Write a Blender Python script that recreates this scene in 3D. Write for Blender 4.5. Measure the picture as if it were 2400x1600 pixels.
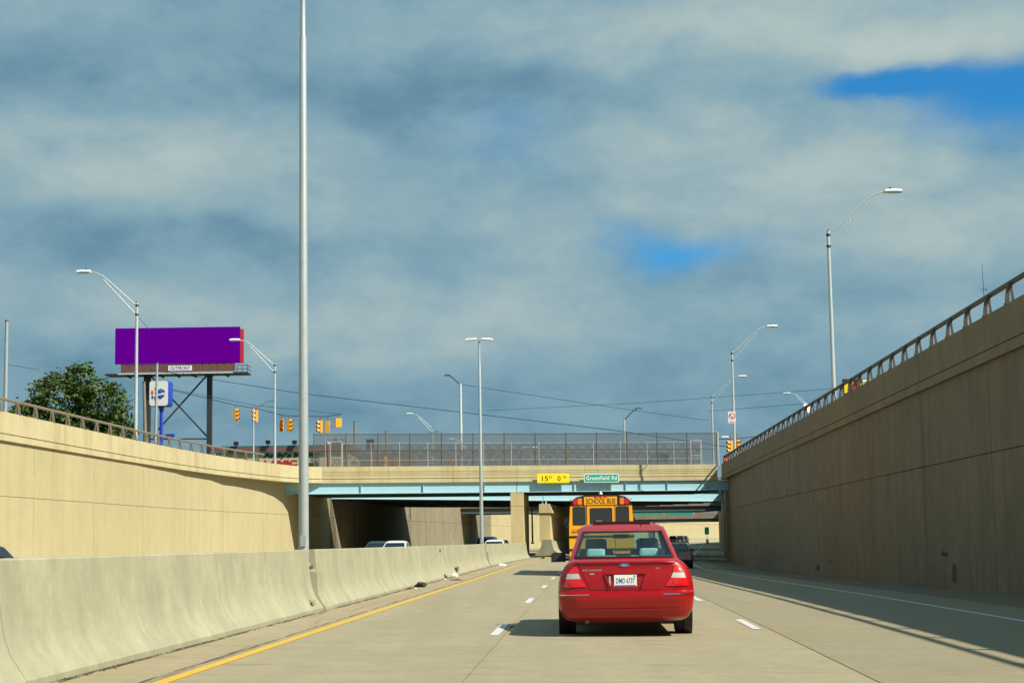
import bpy, bmesh, math, random
from mathutils import Vector, Matrix
R=math.radians; rnd=random.Random(7)
for o in list(bpy.data.objects): bpy.data.objects.remove(o)
sc=bpy.context.scene; COL=sc.collection
EYE=1.3
# ---------------------------------------------------------------- camera
cd=bpy.data.cameras.new('camera'); cam=bpy.data.objects.new('camera',cd); COL.objects.link(cam)
cd.sensor_width=36; cd.lens=61.1; cd.clip_start=.3; cd.clip_end=6000
TH=math.atan(465/4075.); ROLL=.0151
cam.matrix_world=Matrix.Translation((0,0,EYE))@Matrix.Rotation(math.pi/2+TH,4,'X')@Matrix.Rotation(-ROLL,4,'Z')
sc.camera=cam
# ---------------------------------------------------------------- sun
SUN=Vector((.84,-.50,1.0)).normalized()          # towards the sun
sd=bpy.data.lights.new('sun','SUN'); so=bpy.data.objects.new('sun',sd); COL.objects.link(so)
sd.energy=5.0; sd.angle=R(.53); sd.color=(1,.93,.80)
so.rotation_euler=SUN.to_track_quat('Z','Y').to_euler(); so.location=(60,-40,80)
# ---------------------------------------------------------------- world: sky with broken cloud
w=bpy.data.worlds.new('World'); sc.world=w; w.use_nodes=True
nt=w.node_tree; N=nt.nodes; L=nt.links; N.clear()
def nd(t,**k):
    n=N.new(t)
    for a,b in k.items(): setattr(n,a,b)
    return n
def val(s,x):
    if hasattr(x,'links') or isinstance(x,bpy.types.NodeSocket): L.new(x,s)
    else: s.default_value=x
def mth(op,a,b=0.,c=None,clamp=False):
    n=nd('ShaderNodeMath',operation=op); n.use_clamp=clamp; val(n.inputs[0],a); val(n.inputs[1],b)
    if c is not None: val(n.inputs[2],c)
    return n.outputs[0]
def mixc(f,a,b):
    n=nd('ShaderNodeMix',data_type='RGBA'); val(n.inputs[0],f)
    for i,x in ((6,a),(7,b)):
        if isinstance(x,tuple): n.inputs[i].default_value=(*x,1)
        else: L.new(x,n.inputs[i])
    return n.outputs[2]
def sstep(x,a,b):
    n=nd('ShaderNodeMapRange',interpolation_type='SMOOTHSTEP'); val(n.inputs[0],x); n.inputs[1].default_value=a; n.inputs[2].default_value=b
    return n.outputs[0]
tc=nd('ShaderNodeTexCoord'); sx=nd('ShaderNodeSeparateXYZ'); L.new(tc.outputs['Generated'],sx.inputs[0])
dx,dy,dz=sx.outputs
def noise(scale,sc3,loc=(0,0,0),detail=6,rough=.55,dist=0):
    mp=nd('ShaderNodeMapping'); mp.inputs['Scale'].default_value=sc3; mp.inputs['Location'].default_value=loc
    L.new(tc.outputs['Generated'],mp.inputs[0])
    n=nd('ShaderNodeTexNoise'); n.inputs['Scale'].default_value=scale; n.inputs['Detail'].default_value=detail
    n.inputs['Roughness'].default_value=rough; n.inputs['Distortion'].default_value=dist
    L.new(mp.outputs[0],n.inputs['Vector']); return n.outputs[0]
big=noise(6.5,(1,1,2.3),(.33,.1,.21),8,.52,.25); mid=noise(13,(1,1,2.0),(1.4,2.2,.3),7,.55,.3)
fine=noise(30,(1,1,1.7),(3,1,.7),8,.6,.4); warp=noise(9,(1,1,1.6),(5,1,2),6,.55); warp2=noise(9,(1,1,1.6),(2,7,3),6,.55)
wx=mth('ADD',dx,mth('MULTIPLY',mth('SUBTRACT',warp,.5),.10)); wz=mth('ADD',dz,mth('MULTIPLY',mth('SUBTRACT',warp2,.5),.055))
def dirpx(u,v):
    x=(u-1200)/4075.; y=(800-v)/4075.; c,s=math.cos(ROLL),math.sin(ROLL); x,y=x*c+y*s,-x*s+y*c
    d=Vector((x,math.cos(TH)-y*math.sin(TH),math.sin(TH)+y*math.cos(TH))).normalized(); return d
def blob(u,v,su,sv):
    d=dirpx(u,v); a=mth('DIVIDE',mth('SUBTRACT',wx,d.x),su/4075.); b=mth('DIVIDE',mth('SUBTRACT',wz,d.z),sv/4075.)
    r=mth('ADD',mth('MULTIPLY',a,a),mth('MULTIPLY',b,b)); r=mth('ADD',r,mth('MULTIPLY',sstep(dy,.3,-.1),50.))
    return mth('EXPONENT',mth('MULTIPLY',r,-1.))
def addm(L_):
    s=L_[0]
    for x in L_[1:]: s=mth('ADD',s,x)
    return s
holes=addm([blob(2470,235,330,125),mth('MULTIPLY',blob(2060,205,190,38),.9),mth('MULTIPLY',blob(1560,580,190,62),.72),mth('MULTIPLY',blob(1250,330,260,120),.42)])
lights=addm([blob(1500,75,700,95),blob(2200,95,320,55),mth('MULTIPLY',blob(1800,430,380,150),.95),blob(330,400,420,110),
   mth('MULTIPLY',blob(2250,560,260,110),.8),mth('MULTIPLY',blob(1450,720,330,90),.75),mth('MULTIPLY',blob(300,720,300,90),.7),mth('MULTIPLY',blob(900,690,300,120),.35)])
darks=addm([blob(1000,220,520,90),mth('MULTIPLY',blob(250,560,420,70),.9),mth('MULTIPLY',blob(1950,640,330,70),.75),mth('MULTIPLY',blob(150,120,300,120),.35),mth('MULTIPLY',blob(800,930,900,90),.6)])
# cloud brightness 0..1
lum=mth('ADD',mth('MULTIPLY',mth('SUBTRACT',big,.5),.95),mth('MULTIPLY',mth('SUBTRACT',mid,.5),1.0))
lum=mth('ADD',lum,mth('MULTIPLY',mth('SUBTRACT',fine,.5),.42)); lum=mth('ADD',lum,mth('MULTIPLY',lights,.46)); lum=mth('SUBTRACT',lum,mth('MULTIPLY',darks,.33)); lum=mth('ADD',lum,.43)
cloud=mixc(sstep(lum,0.0,.55),(.092,.190,.262),(.165,.275,.330)); cloud=mixc(sstep(lum,.4,1.05),cloud,(.285,.365,.368)); cloud=mixc(sstep(lum,.85,1.7),cloud,(.40,.455,.43))
sky=nd('ShaderNodeTexSky',sky_type='NISHITA'); sky.sun_disc=False
sky.sun_elevation=math.asin(SUN.z); sky.sun_rotation=math.atan2(SUN.x,SUN.y); sky.altitude=200; sky.air_density=1.0; sky.dust_density=.4; sky.ozone_density=2.0
sk=nd('ShaderNodeMix',data_type='RGBA',blend_type='MULTIPLY'); sk.inputs[0].default_value=1
L.new(sky.outputs[0],sk.inputs[6]); sk.inputs[7].default_value=(.014,.060,.090,1)
gap=mth('ADD',holes,mth('MULTIPLY',sstep(mid,.62,.8),.25)); gap=mth('SUBTRACT',gap,mth('MULTIPLY',mth('SUBTRACT',big,.5),.9))
fac=sstep(gap,.12,1.0)
colr=mixc(fac,cloud,sk.outputs[2])
bg=nd('ShaderNodeBackground'); L.new(colr,bg.inputs[0]); bg.inputs[1].default_value=1.0
SKYBG=bg
wo=nd('ShaderNodeOutputWorld'); L.new(bg.outputs[0],wo.inputs[0])
# ---------------------------------------------------------------- exposure / render
sc.render.engine='CYCLES'; sc.view_settings.view_transform='Standard'; sc.view_settings.look='None'
sc.view_settings.exposure=0.5; sc.view_settings.gamma=1
sc.cycles.max_bounces=8; sc.cycles.transparent_max_bounces=24
# ================================================================= materials
MAT={}
def newmat(name):
    m=bpy.data.materials.new(name); m.use_nodes=True; MAT[name]=m
    return m,m.node_tree,m.node_tree.nodes['Principled BSDF']
def plain(name,col,rough=.6,metal=0.,coat=0.,emit=None,var=.12,vscale=6.,spec=.5):
    m,t,p=newmat(name); p.inputs['Roughness'].default_value=rough; p.inputs['Metallic'].default_value=metal
    p.inputs['Coat Weight'].default_value=coat; p.inputs['Coat Roughness'].default_value=.05; p.inputs['Specular IOR Level'].default_value=spec
    g=t.nodes.new('ShaderNodeNewGeometry'); n=t.nodes.new('ShaderNodeTexNoise'); n.inputs['Scale'].default_value=vscale; n.inputs['Detail'].default_value=5
    t.links.new(g.outputs['Position'],n.inputs['Vector'])
    r=t.nodes.new('ShaderNodeMix'); r.data_type='RGBA'; t.links.new(n.outputs[0],r.inputs[0])
    r.inputs[6].default_value=(*[c*(1-var) for c in col],1); r.inputs[7].default_value=(*[min(1,c*(1+var)) for c in col],1)
    t.links.new(r.outputs[2],p.inputs['Base Color'])
    if emit: p.inputs['Emission Color'].default_value=(*col,1); p.inputs['Emission Strength'].default_value=emit
    return m
def concrete(name,c0,c1,stain=(.16,.13,.09),streak=.35,speck=.25,rough=.85,bump=.25,scale=1.,big=.35,mott=.3,grain=.3):
    """weathered concrete: broad blotches, fine speckle, vertical run-off streaks"""
    m,t,p=newmat(name); n=t.nodes; l=t.links; p.inputs['Roughness'].default_value=rough; p.inputs['Specular IOR Level'].default_value=.25
    g=n.new('ShaderNodeNewGeometry')
    def nz(s,v3,det=6,ro=.6):
        mp=n.new('ShaderNodeMapping'); mp.inputs['Scale'].default_value=v3; l.new(g.outputs['Position'],mp.inputs[0])
        a=n.new('ShaderNodeTexNoise'); a.inputs['Scale'].default_value=s*scale; a.inputs['Detail'].default_value=det; a.inputs['Roughness'].default_value=ro
        l.new(mp.outputs[0],a.inputs['Vector']); return a.outputs[0]
    def rng(x,a,b,c=0,d=1):
        r=n.new('ShaderNodeMapRange'); l.new(x,r.inputs[0]); r.inputs[1].default_value=a; r.inputs[2].default_value=b; r.inputs[3].default_value=c; r.inputs[4].default_value=d; return r.outputs[0]
    def mx(f,a,b,mode='MIX'):
        r=n.new('ShaderNodeMix'); r.data_type='RGBA'; r.blend_type=mode
        l.new(f,r.inputs[0]) if not isinstance(f,float) else setattr(r.inputs[0],'default_value',f)
        for i,x in ((6,a),(7,b)):
            if isinstance(x,tuple): r.inputs[i].default_value=(*x,1)
            else: l.new(x,r.inputs[i])
        return r.outputs[2]
    blotch=rng(nz(big,(1,1,1)),.3,.7); col=mx(blotch,c0,c1)
    fine=rng(nz(9,(1,1,1),8,.7),.35,.75); fr=n.new('ShaderNodeMath'); fr.operation='MULTIPLY'; l.new(fine,fr.inputs[0]); fr.inputs[1].default_value=speck
    col=mx(fr.outputs[0],col,tuple(c*.55 for c in c0))
    mo=rng(nz(1.6,(1,1,.8),9,.68),.38,.66); mk=n.new('ShaderNodeMath'); mk.operation='MULTIPLY'; l.new(mo,mk.inputs[0]); mk.inputs[1].default_value=mott
    col=mx(mk.outputs[0],col,tuple(c*.62 for c in c0))
    gr=rng(nz(45,(1,1,1),4,.8),.35,.7); gk=n.new('ShaderNodeMath'); gk.operation='MULTIPLY'; l.new(gr,gk.inputs[0]); gk.inputs[1].default_value=grain
    col=mx(gk.outputs[0],col,tuple(c*.5 for c in c0))
    if streak>0:
        s1=rng(nz(.9,(1,1,.06),10,.74),.45,.66); s2=rng(nz(.5,(1,1,.6)),.3,.65)
        k=n.new('ShaderNodeMath'); k.operation='MULTIPLY'; l.new(s1,k.inputs[0]); l.new(s2,k.inputs[1])
        k2=n.new('ShaderNodeMath'); k2.operation='MULTIPLY'; l.new(k.outputs[0],k2.inputs[0]); k2.inputs[1].default_value=streak
        col=mx(k2.outputs[0],col,stain)
    l.new(col,p.inputs['Base Color'])
    b=n.new('ShaderNodeBump'); b.inputs['Strength'].default_value=bump; b.inputs['Distance'].default_value=.02
    l.new(nz(14,(1,1,1),8,.7),b.inputs['Height']); l.new(b.outputs[0],p.inputs['Normal'])
    return m
def road_mat(name,c0,c1,dark,tine=True,stain=None):
    m=concrete(name,c0,c1,streak=0,speck=.5,rough=.8,bump=.25,big=.22,mott=.38,grain=.5); t=m.node_tree; n=t.nodes; l=t.links; p=n['Principled BSDF']
    base=p.inputs['Base Color'].links[0].from_socket
    g=n.new('ShaderNodeNewGeometry'); mp=n.new('ShaderNodeMapping'); mp.inputs['Rotation'].default_value=(0,0,R(-2.4)*-1); mp.inputs['Scale'].default_value=(1,.035,1)
    l.new(g.outputs['Position'],mp.inputs[0])
    a=n.new('ShaderNodeTexNoise'); a.inputs['Scale'].default_value=1.6; a.inputs['Detail'].default_value=6; l.new(mp.outputs[0],a.inputs['Vector'])
    r=n.new('ShaderNodeMapRange'); l.new(a.outputs[0],r.inputs[0]); r.inputs[1].default_value=.42; r.inputs[2].default_value=.75; r.inputs[4].default_value=.55
    x=n.new('ShaderNodeMix'); x.data_type='RGBA'; l.new(r.outputs[0],x.inputs[0]); l.new(base,x.inputs[6]); x.inputs[7].default_value=(*dark,1)
    out=x.outputs[2]
    # scattered short cross-wise scuffs
    mp2=n.new('ShaderNodeMapping'); mp2.inputs['Scale'].default_value=(.55,2.6,1); l.new(g.outputs['Position'],mp2.inputs[0])
    v=n.new('ShaderNodeTexNoise'); v.inputs['Scale'].default_value=1.7; v.inputs['Detail'].default_value=3; l.new(mp2.outputs[0],v.inputs['Vector'])
    r2=n.new('ShaderNodeMapRange'); l.new(v.outputs[0],r2.inputs[0]); r2.inputs[1].default_value=.60; r2.inputs[2].default_value=.78; r2.inputs[4].default_value=.55
    x2=n.new('ShaderNodeMix'); x2.data_type='RGBA'; l.new(r2.outputs[0],x2.inputs[0]); l.new(out,x2.inputs[6]); x2.inputs[7].default_value=(*(stain or dark),1)
    # faint transverse texture from the tined finish
    mp3=n.new('ShaderNodeMapping'); mp3.inputs['Scale'].default_value=(.35,3.2,1); l.new(g.outputs['Position'],mp3.inputs[0])
    v3=n.new('ShaderNodeTexNoise'); v3.inputs['Scale'].default_value=2.2; v3.inputs['Detail'].default_value=8; v3.inputs['Roughness'].default_value=.75; l.new(mp3.outputs[0],v3.inputs['Vector'])
    r3=n.new('ShaderNodeMapRange'); l.new(v3.outputs[0],r3.inputs[0]); r3.inputs[1].default_value=.40; r3.inputs[2].default_value=.66; r3.inputs[4].default_value=.42
    x3=n.new('ShaderNodeMix'); x3.data_type='RGBA'; l.new(r3.outputs[0],x3.inputs[0]); l.new(x2.outputs[2],x3.inputs[6]); x3.inputs[7].default_value=(*dark,1)
    l.new(x3.outputs[2],p.inputs['Base Color'])
    return m
C=concrete
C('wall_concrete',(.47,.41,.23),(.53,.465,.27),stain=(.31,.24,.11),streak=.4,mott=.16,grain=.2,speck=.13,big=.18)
C('right_wall_concrete',(.205,.165,.108),(.26,.21,.14),stain=(.085,.062,.038),mott=.45,streak=.6,speck=.18,big=.18)  # same concrete as the left wall, its shade darkened into the colour
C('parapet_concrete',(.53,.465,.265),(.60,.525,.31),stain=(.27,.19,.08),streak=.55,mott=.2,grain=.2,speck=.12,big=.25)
C('right_parapet_concrete',(.215,.17,.11),(.26,.21,.135),stain=(.13,.10,.06),streak=.7,speck=.15,big=.25)  # parapet concrete with the shade of this side put into its colour
C('barrier_concrete',(.37,.36,.24),(.46,.445,.30),stain=(.23,.232,.16),streak=.9,speck=.3,big=.9,mott=.5)
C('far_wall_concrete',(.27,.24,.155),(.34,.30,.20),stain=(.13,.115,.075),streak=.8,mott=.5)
C('pier_concrete',(.60,.50,.26),(.66,.56,.31),stain=(.36,.17,.03),streak=.35,speck=.15)
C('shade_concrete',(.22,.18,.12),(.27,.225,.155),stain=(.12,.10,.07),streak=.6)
C('joint_fill',(.05,.042,.03),(.075,.06,.04),streak=0)
road_mat('road_concrete',(.37,.325,.205),(.43,.378,.245),(.245,.212,.135),stain=(.13,.102,.058))
road_mat('shoulder_concrete',(.38,.33,.21),(.45,.39,.26),(.27,.205,.115),stain=(.13,.085,.04))
road_mat('shaded_lane_concrete',(.31,.272,.172),(.355,.312,.20),(.225,.195,.125),stain=(.11,.09,.055))  # road concrete darkened to deepen the wall's shade on the right lane
plain('yellow_paint',(.60,.36,.02),.6,var=.18,vscale=9); plain('white_paint',(.55,.56,.53),.6,var=.15,vscale=9)
plain('galvanised',(.48,.53,.54),.45,.15,var=.12,vscale=3); plain('lamp_white',(.62,.64,.63),.4,var=.05)
plain('pole_grey',(.33,.37,.375),.5,.1,var=.14,vscale=5); plain('black_plastic',(.012,.012,.013),.5); plain('rubber',(.016,.016,.017),.85)
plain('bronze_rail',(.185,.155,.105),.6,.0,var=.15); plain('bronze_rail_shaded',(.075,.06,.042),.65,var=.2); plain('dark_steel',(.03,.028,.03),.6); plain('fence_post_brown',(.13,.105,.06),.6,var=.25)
plain('fence_post_silver',(.62,.62,.57),.5,.1,var=.2,vscale=14); plain('amber_housing',(.80,.36,.012),.5,var=.08); plain('wire_black',(.012,.014,.016),.6)
plain('timber_grey',(.20,.18,.15),.8,var=.3); plain('rust',(.20,.07,.025),.8,var=.3)
plain('purple_vinyl',(.125,.0,.285),.9,var=.02,spec=0.); plain('brown_apron',(.16,.055,.035),.7,var=.35,vscale=4); plain('sign_white',(.80,.80,.78),.5,var=.03)
plain('sign_blue',(.012,.055,.42),.5,var=.05); plain('sign_green',(.0,.33,.25),.4,var=.05); plain('sign_yellow',(.88,.66,.005),.45,var=.03); plain('ink_black',(.012,.012,.01),.6)
plain('sign_red',(.55,.02,.02),.5,var=.05); plain('orange_ink',(.70,.13,.02),.6); plain('ink_blue',(.03,.10,.33),.6)
def beam_mat():
    m=plain('beam_blue',(.34,.55,.62),.5,var=.06,vscale=2); t=m.node_tree; n=t.nodes; l=t.links; p=n['Principled BSDF']
    base=p.inputs['Base Color'].links[0].from_socket; g=n.new('ShaderNodeNewGeometry')
    a=n.new('ShaderNodeTexNoise'); a.inputs['Scale'].default_value=.9; a.inputs['Detail'].default_value=7; a.inputs['Roughness'].default_value=.7; l.new(g.outputs['Position'],a.inputs['Vector'])
    r=n.new('ShaderNodeMapRange'); l.new(a.outputs[0],r.inputs[0]); r.inputs[1].default_value=.63; r.inputs[2].default_value=.66
    x=n.new('ShaderNodeMix'); x.data_type='RGBA'; l.new(r.outputs[0],x.inputs[0]); l.new(base,x.inputs[6]); x.inputs[7].default_value=(.52,.44,.30,1); l.new(x.outputs[2],p.inputs['Base Color'])
beam_mat()
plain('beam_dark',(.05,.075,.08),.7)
def glass(name,tint,gl=.12,dark=0.):
    m,t,p=newmat(name); n=t.nodes; l=t.links; n.remove(p)
    a=n.new('ShaderNodeBsdfTransparent'); a.inputs[0].default_value=(*tint,1)
    b=n.new('ShaderNodeBsdfGlossy'); b.inputs['Roughness'].default_value=.03; b.inputs[0].default_value=(.9,.95,1,1)
    f=n.new('ShaderNodeLayerWeight'); f.inputs[0].default_value=.5; pw=n.new('ShaderNodeMath'); pw.operation='POWER'; l.new(f.outputs['Facing'],pw.inputs[0]); pw.inputs[1].default_value=5.; mm=n.new('ShaderNodeMath'); mm.operation='MULTIPLY_ADD'; l.new(pw.outputs[0],mm.inputs[0]); mm.inputs[1].default_value=.9; mm.inputs[2].default_value=gl+.04
    x=n.new('ShaderNodeMixShader'); l.new(mm.outputs[0],x.inputs[0]); l.new(a.outputs[0],x.inputs[1]); l.new(b.outputs[0],x.inputs[2])
    l.new(x.outputs[0],n['Material Output'].inputs[0]); return m
glass('car_glass',(.56,.74,.74),.05); glass('tint_glass',(.06,.07,.075),.05)
def chainlink(name,col,cov):
    m,t,p=newmat(name); n=t.nodes; l=t.links
    p.inputs['Base Color'].default_value=(*col,1); p.inputs['Roughness'].default_value=.6
    u=n.new('ShaderNodeUVMap'); s=n.new('ShaderNodeSeparateXYZ'); l.new(u.outputs[0],s.inputs[0])
    def M(op,a,b=0.):
        k=n.new('ShaderNodeMath'); k.operation=op
        for i,x in enumerate((a,b)):
            if isinstance(x,(int,float)): k.inputs[i].default_value=x
            else: l.new(x,k.inputs[i])
        return k.outputs[0]
    pitch=.07
    def line(x): return M('LESS_THAN',M('ABSOLUTE',M('SUBTRACT',M('FRACT',M('DIVIDE',x,pitch)),.5)),cov/2)
    a=M('MAXIMUM',line(M('ADD',s.outputs[0],s.outputs[1])),line(M('SUBTRACT',s.outputs[0],s.outputs[1])))
    tr=n.new('ShaderNodeBsdfTransparent'); x=n.new('ShaderNodeMixShader'); l.new(a,x.inputs[0]); l.new(tr.outputs[0],x.inputs[1]); l.new(p.outputs[0],x.inputs[2])
    l.new(x.outputs[0],n['Material Output'].inputs[0]); return m
chainlink('chain_link',(.085,.085,.08),.27)
def carpaint(name,col,rough=.25,flake=.0):
    m=plain(name,col,.35,.0,.6,var=.05,vscale=3,spec=.3); return m
carpaint('red_paint',(.31,.001,.003)); carpaint('white_paintwork',(.62,.64,.64)); carpaint('black_paint',(.012,.014,.018)); carpaint('navy_paint',(.02,.05,.11)); carpaint('silver_paint',(.42,.44,.45))
plain('bus_yellow',(.92,.41,.006),.4,coat=.3,var=.05); plain('red_lens',(.62,.005,.008),.2,coat=1,var=.2,vscale=30); plain('amber_lens',(.80,.22,.01),.25,coat=1,var=.2,vscale=30)
plain('clear_lens',(.48,.46,.43),.2,coat=1,var=.15,vscale=40); plain('chrome',(.75,.75,.75),.15,1.0,var=.05); plain('interior_teal',(.58,.70,.66),.8); plain('interior_dark',(.02,.025,.03),.8)
plain('leaf_green',(.055,.098,.012),.6,var=.5,vscale=1.2); plain('leaf_dark',(.030,.060,.016),.6,var=.5,vscale=1.2); plain('bark',(.10,.08,.06),.9,var=.4); plain('weed_green',(.10,.15,.03),.7,var=.4,vscale=20)
plain('store_cream',(.48,.42,.28),.8); plain('store_green',(.05,.11,.10),.7); plain('store_red',(.25,.05,.05),.7); plain('letter_green',(.006,.045,.025),.6); plain('letter_red',(.42,.01,.01),.6)
plain('far_grey',(.16,.16,.16),.9,var=.3,vscale=.6); plain('ground_grass',(.10,.12,.05),.95,var=.4,vscale=.5); plain('asphalt',(.055,.055,.05),.9,var=.2)
plain('bearing_blue',(.5,.72,.8),.5); plain('debris_dark',(.025,.022,.018),.9); plain('debris_white',(.75,.75,.72),.8); plain('debris_brown',(.20,.08,.03),.9,var=.4)
plain('lens_red_lit',(1,.02,.01),.4,emit=3.0)
# ================================================================= helpers
def tag(o,label=None,cat=None,group=None,kind=None):
    for k,v in (('label',label),('category',cat),('group',group),('kind',kind)):
        if v: o[k]=v
    return o
def empty(name,loc=(0,0,0),rz=0.,label=None,cat=None,group=None,kind=None):
    o=bpy.data.objects.new(name,None); o.empty_display_size=.3; COL.objects.link(o); o.location=loc; o.rotation_euler=(0,0,rz); return tag(o,label,cat,group,kind)
class MB:
    def __init__(s): s.v=[]; s.f=[]; s.uv=None
    def add(s,vs,fs):
        b=len(s.v); s.v+= [tuple(v) for v in vs]; s.f+=[tuple(i+b for i in f) for f in fs]; return s
    def box(s,x0,x1,y0,y1,z0,z1):
        return s.add([(x0,y0,z0),(x1,y0,z0),(x1,y1,z0),(x0,y1,z0),(x0,y0,z1),(x1,y0,z1),(x1,y1,z1),(x0,y1,z1)],
            [(0,3,2,1),(4,5,6,7),(0,1,5,4),(1,2,6,5),(2,3,7,6),(3,0,4,7)])
    def hexa(s,p):  # 4 bottom + 4 top
        return s.add(p,[(0,3,2,1),(4,5,6,7),(0,1,5,4),(1,2,6,5),(2,3,7,6),(3,0,4,7)])
    def tube(s,path,r,n=8,cap=True):
        P=[Vector(p) for p in path]; rr=r if isinstance(r,(list,tuple)) else [r]*len(P); rings=[]
        for i,p in enumerate(P):
            d=(P[min(i+1,len(P)-1)]-P[max(i-1,0)]).normalized(); a=Vector((0,0,1)) if abs(d.z)<.9 else Vector((1,0,0))
            u=d.cross(a).normalized(); v=d.cross(u)
            rings.append([p+(u*math.cos(2*math.pi*k/n)+v*math.sin(2*math.pi*k/n))*rr[i] for k in range(n)])
        vs=[q for R_ in rings for q in R_]; fs=[]
        for i in range(len(P)-1):
            for k in range(n): k2=(k+1)%n; fs.append((i*n+k,i*n+k2,(i+1)*n+k2,(i+1)*n+k))
        if cap: fs.append(tuple(range(n-1,-1,-1))); fs.append(tuple((len(P)-1)*n+k for k in range(n)))
        return s.add(vs,fs)
    def bar(s,a,b,wd,dp=None):   # rectangular bar
        a,b=Vector(a),Vector(b); dp=dp or wd; d=(b-a).normalized(); up=Vector((0,0,1)) if abs(d.z)<.95 else Vector((0,1,0))
        u=d.cross(up).normalized()*wd/2; v=d.cross(u).normalized()*dp/2
        return s.hexa([a-u-v,a+u-v,a+u+v,a-u+v,b-u-v,b+u-v,b+u+v,b-u+v])
    def prism(s,poly,fn0,fn1):   # polygon (2D) mapped by two functions
        n=len(poly); s.add([fn0(*p) for p in poly]+[fn1(*p) for p in poly],[tuple(range(n-1,-1,-1)),tuple(range(n,2*n))]+[(i,(i+1)%n,n+(i+1)%n,n+i) for i in range(n)]); return s
    def sweep(s,prof,path,side=1,closed=True,caps=True):
        """prof: list of (d,z): d = horizontal distance to the right of travel * side; path: (x,y,z0)"""
        P=[Vector(p) for p in path]; n=len(prof); vs=[]
        for i,p in enumerate(P):
            d1=(P[i]-P[i-1]) if i else (P[1]-P[0]); d2=(P[i+1]-P[i]) if i<len(P)-1 else d1
            d1=Vector((d1.x,d1.y,0)).normalized(); d2=Vector((d2.x,d2.y,0)).normalized(); t=(d1+d2).normalized(); r=Vector((t.y,-t.x,0)); k=1/max(.3,r.dot(Vector((d2.y,-d2.x,0))))
            for d,z in prof: vs.append(p+r*(d*side*k)+Vector((0,0,z)))
        fs=[]; m=n if closed else n-1
        for i in range(len(P)-1):
            for k in range(m):
                k2=(k+1)%n; q=(i*n+k,i*n+k2,(i+1)*n+k2,(i+1)*n+k); fs.append(q)
        if closed and caps: fs.append(tuple(range(n-1,-1,-1))); fs.append(tuple((len(P)-1)*n+k for k in range(n)))
        return s.add(vs,fs)
    def mesh(s,name,off=None,smooth=None,fixn=True):
        m=bpy.data.meshes.new(name); vs=s.v if off is None else [(a-off[0],b-off[1],c-off[2]) for a,b,c in s.v]
        m.from_pydata(vs,[],s.f)
        if fixn:
            bm=bmesh.new(); bm.from_mesh(m); bmesh.ops.recalc_face_normals(bm,faces=bm.faces); bm.to_mesh(m); bm.free()
        if smooth is not None:
            m.polygons.foreach_set('use_smooth',[True]*len(m.polygons)); m.set_sharp_from_angle(angle=R(smooth))
        m.update(); return m
def put(name,me,mat,parent=None,loc=(0,0,0),rot=(0,0,0)):
    o=bpy.data.objects.new(name,me); COL.objects.link(o); o.location=loc; o.rotation_euler=rot
    if mat and not me.materials: me.materials.append(MAT[mat])
    if parent: o.parent=parent
    return o
def part(name,mb,mat,root,smooth=None,label=None,world=False,fixn=True):
    """mesh child of root; world=True when its vertices are world coordinates and root is unrotated"""
    off=None
    if world:
        off=Vector((0,0,0)); r=root
        while r: off+=r.location; r=r.parent
    o=put(name,mb.mesh(name,off,smooth,fixn),mat,root); 
    if label: o['label']=label
    return o
def single(name,mb,mat,label,cat,group=None,kind=None,smooth=None,base=None):
    if base is None:
        xs=[v[0] for v in mb.v]; ys=[v[1] for v in mb.v]; zs=[v[2] for v in mb.v]; base=((min(xs)+max(xs))/2,(min(ys)+max(ys))/2,min(zs))
    o=put(name,mb.mesh(name,base,smooth),mat,None,base); return tag(o,label,cat,group,kind)
def copy_tree(o,parent=None):
    c=o.copy(); COL.objects.link(c); c.parent=parent
    for ch in list(o.children): copy_tree(ch,c)
    return c
_tc={}
def text_mesh(txt,h,wfit=None,thick=.004,bold=0.,spacing=1.):
    """built-in font outline as a mesh centred on x, baseline z=0, facing -y"""
    cu=bpy.data.curves.new('lettering','FONT'); cu.body=txt; cu.align_x='CENTER'; cu.size=1; cu.extrude=0; cu.offset=bold; cu.space_character=spacing; cu.resolution_u=3
    o=bpy.data.objects.new('lettering',cu); COL.objects.link(o); dg=bpy.context.evaluated_depsgraph_get(); dg.update()
    me=bpy.data.meshes.new_from_object(o.evaluated_get(dg)); bpy.data.objects.remove(o)
    ys=[v.co.y for v in me.vertices]; xs=[v.co.x for v in me.vertices]; y0=min(ys); hh=max(ys)-y0; cx=(min(xs)+max(xs))/2; ww=max(xs)-min(xs)
    sy=h/hh; sx=(wfit/ww) if wfit else sy
    for v in me.vertices: v.co=((v.co.x-cx)*sx,-thick,(v.co.y-y0)*sy)
    me.materials.clear(); me.name='lettering'; return me
def itp(x,xs,ys):
    if x<=xs[0]: return ys[0]
    for i in range(1,len(xs)):
        if x<=xs[i]:
            t=(x-xs[i-1])/(xs[i]-xs[i-1]); return ys[i-1]+(ys[i]-ys[i-1])*t
    return ys[-1]
def at(u,v,Y):
    d=dirpx(u,v); return Vector((d.x*Y/d.y,Y,EYE+d.z*Y/d.y))
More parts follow.
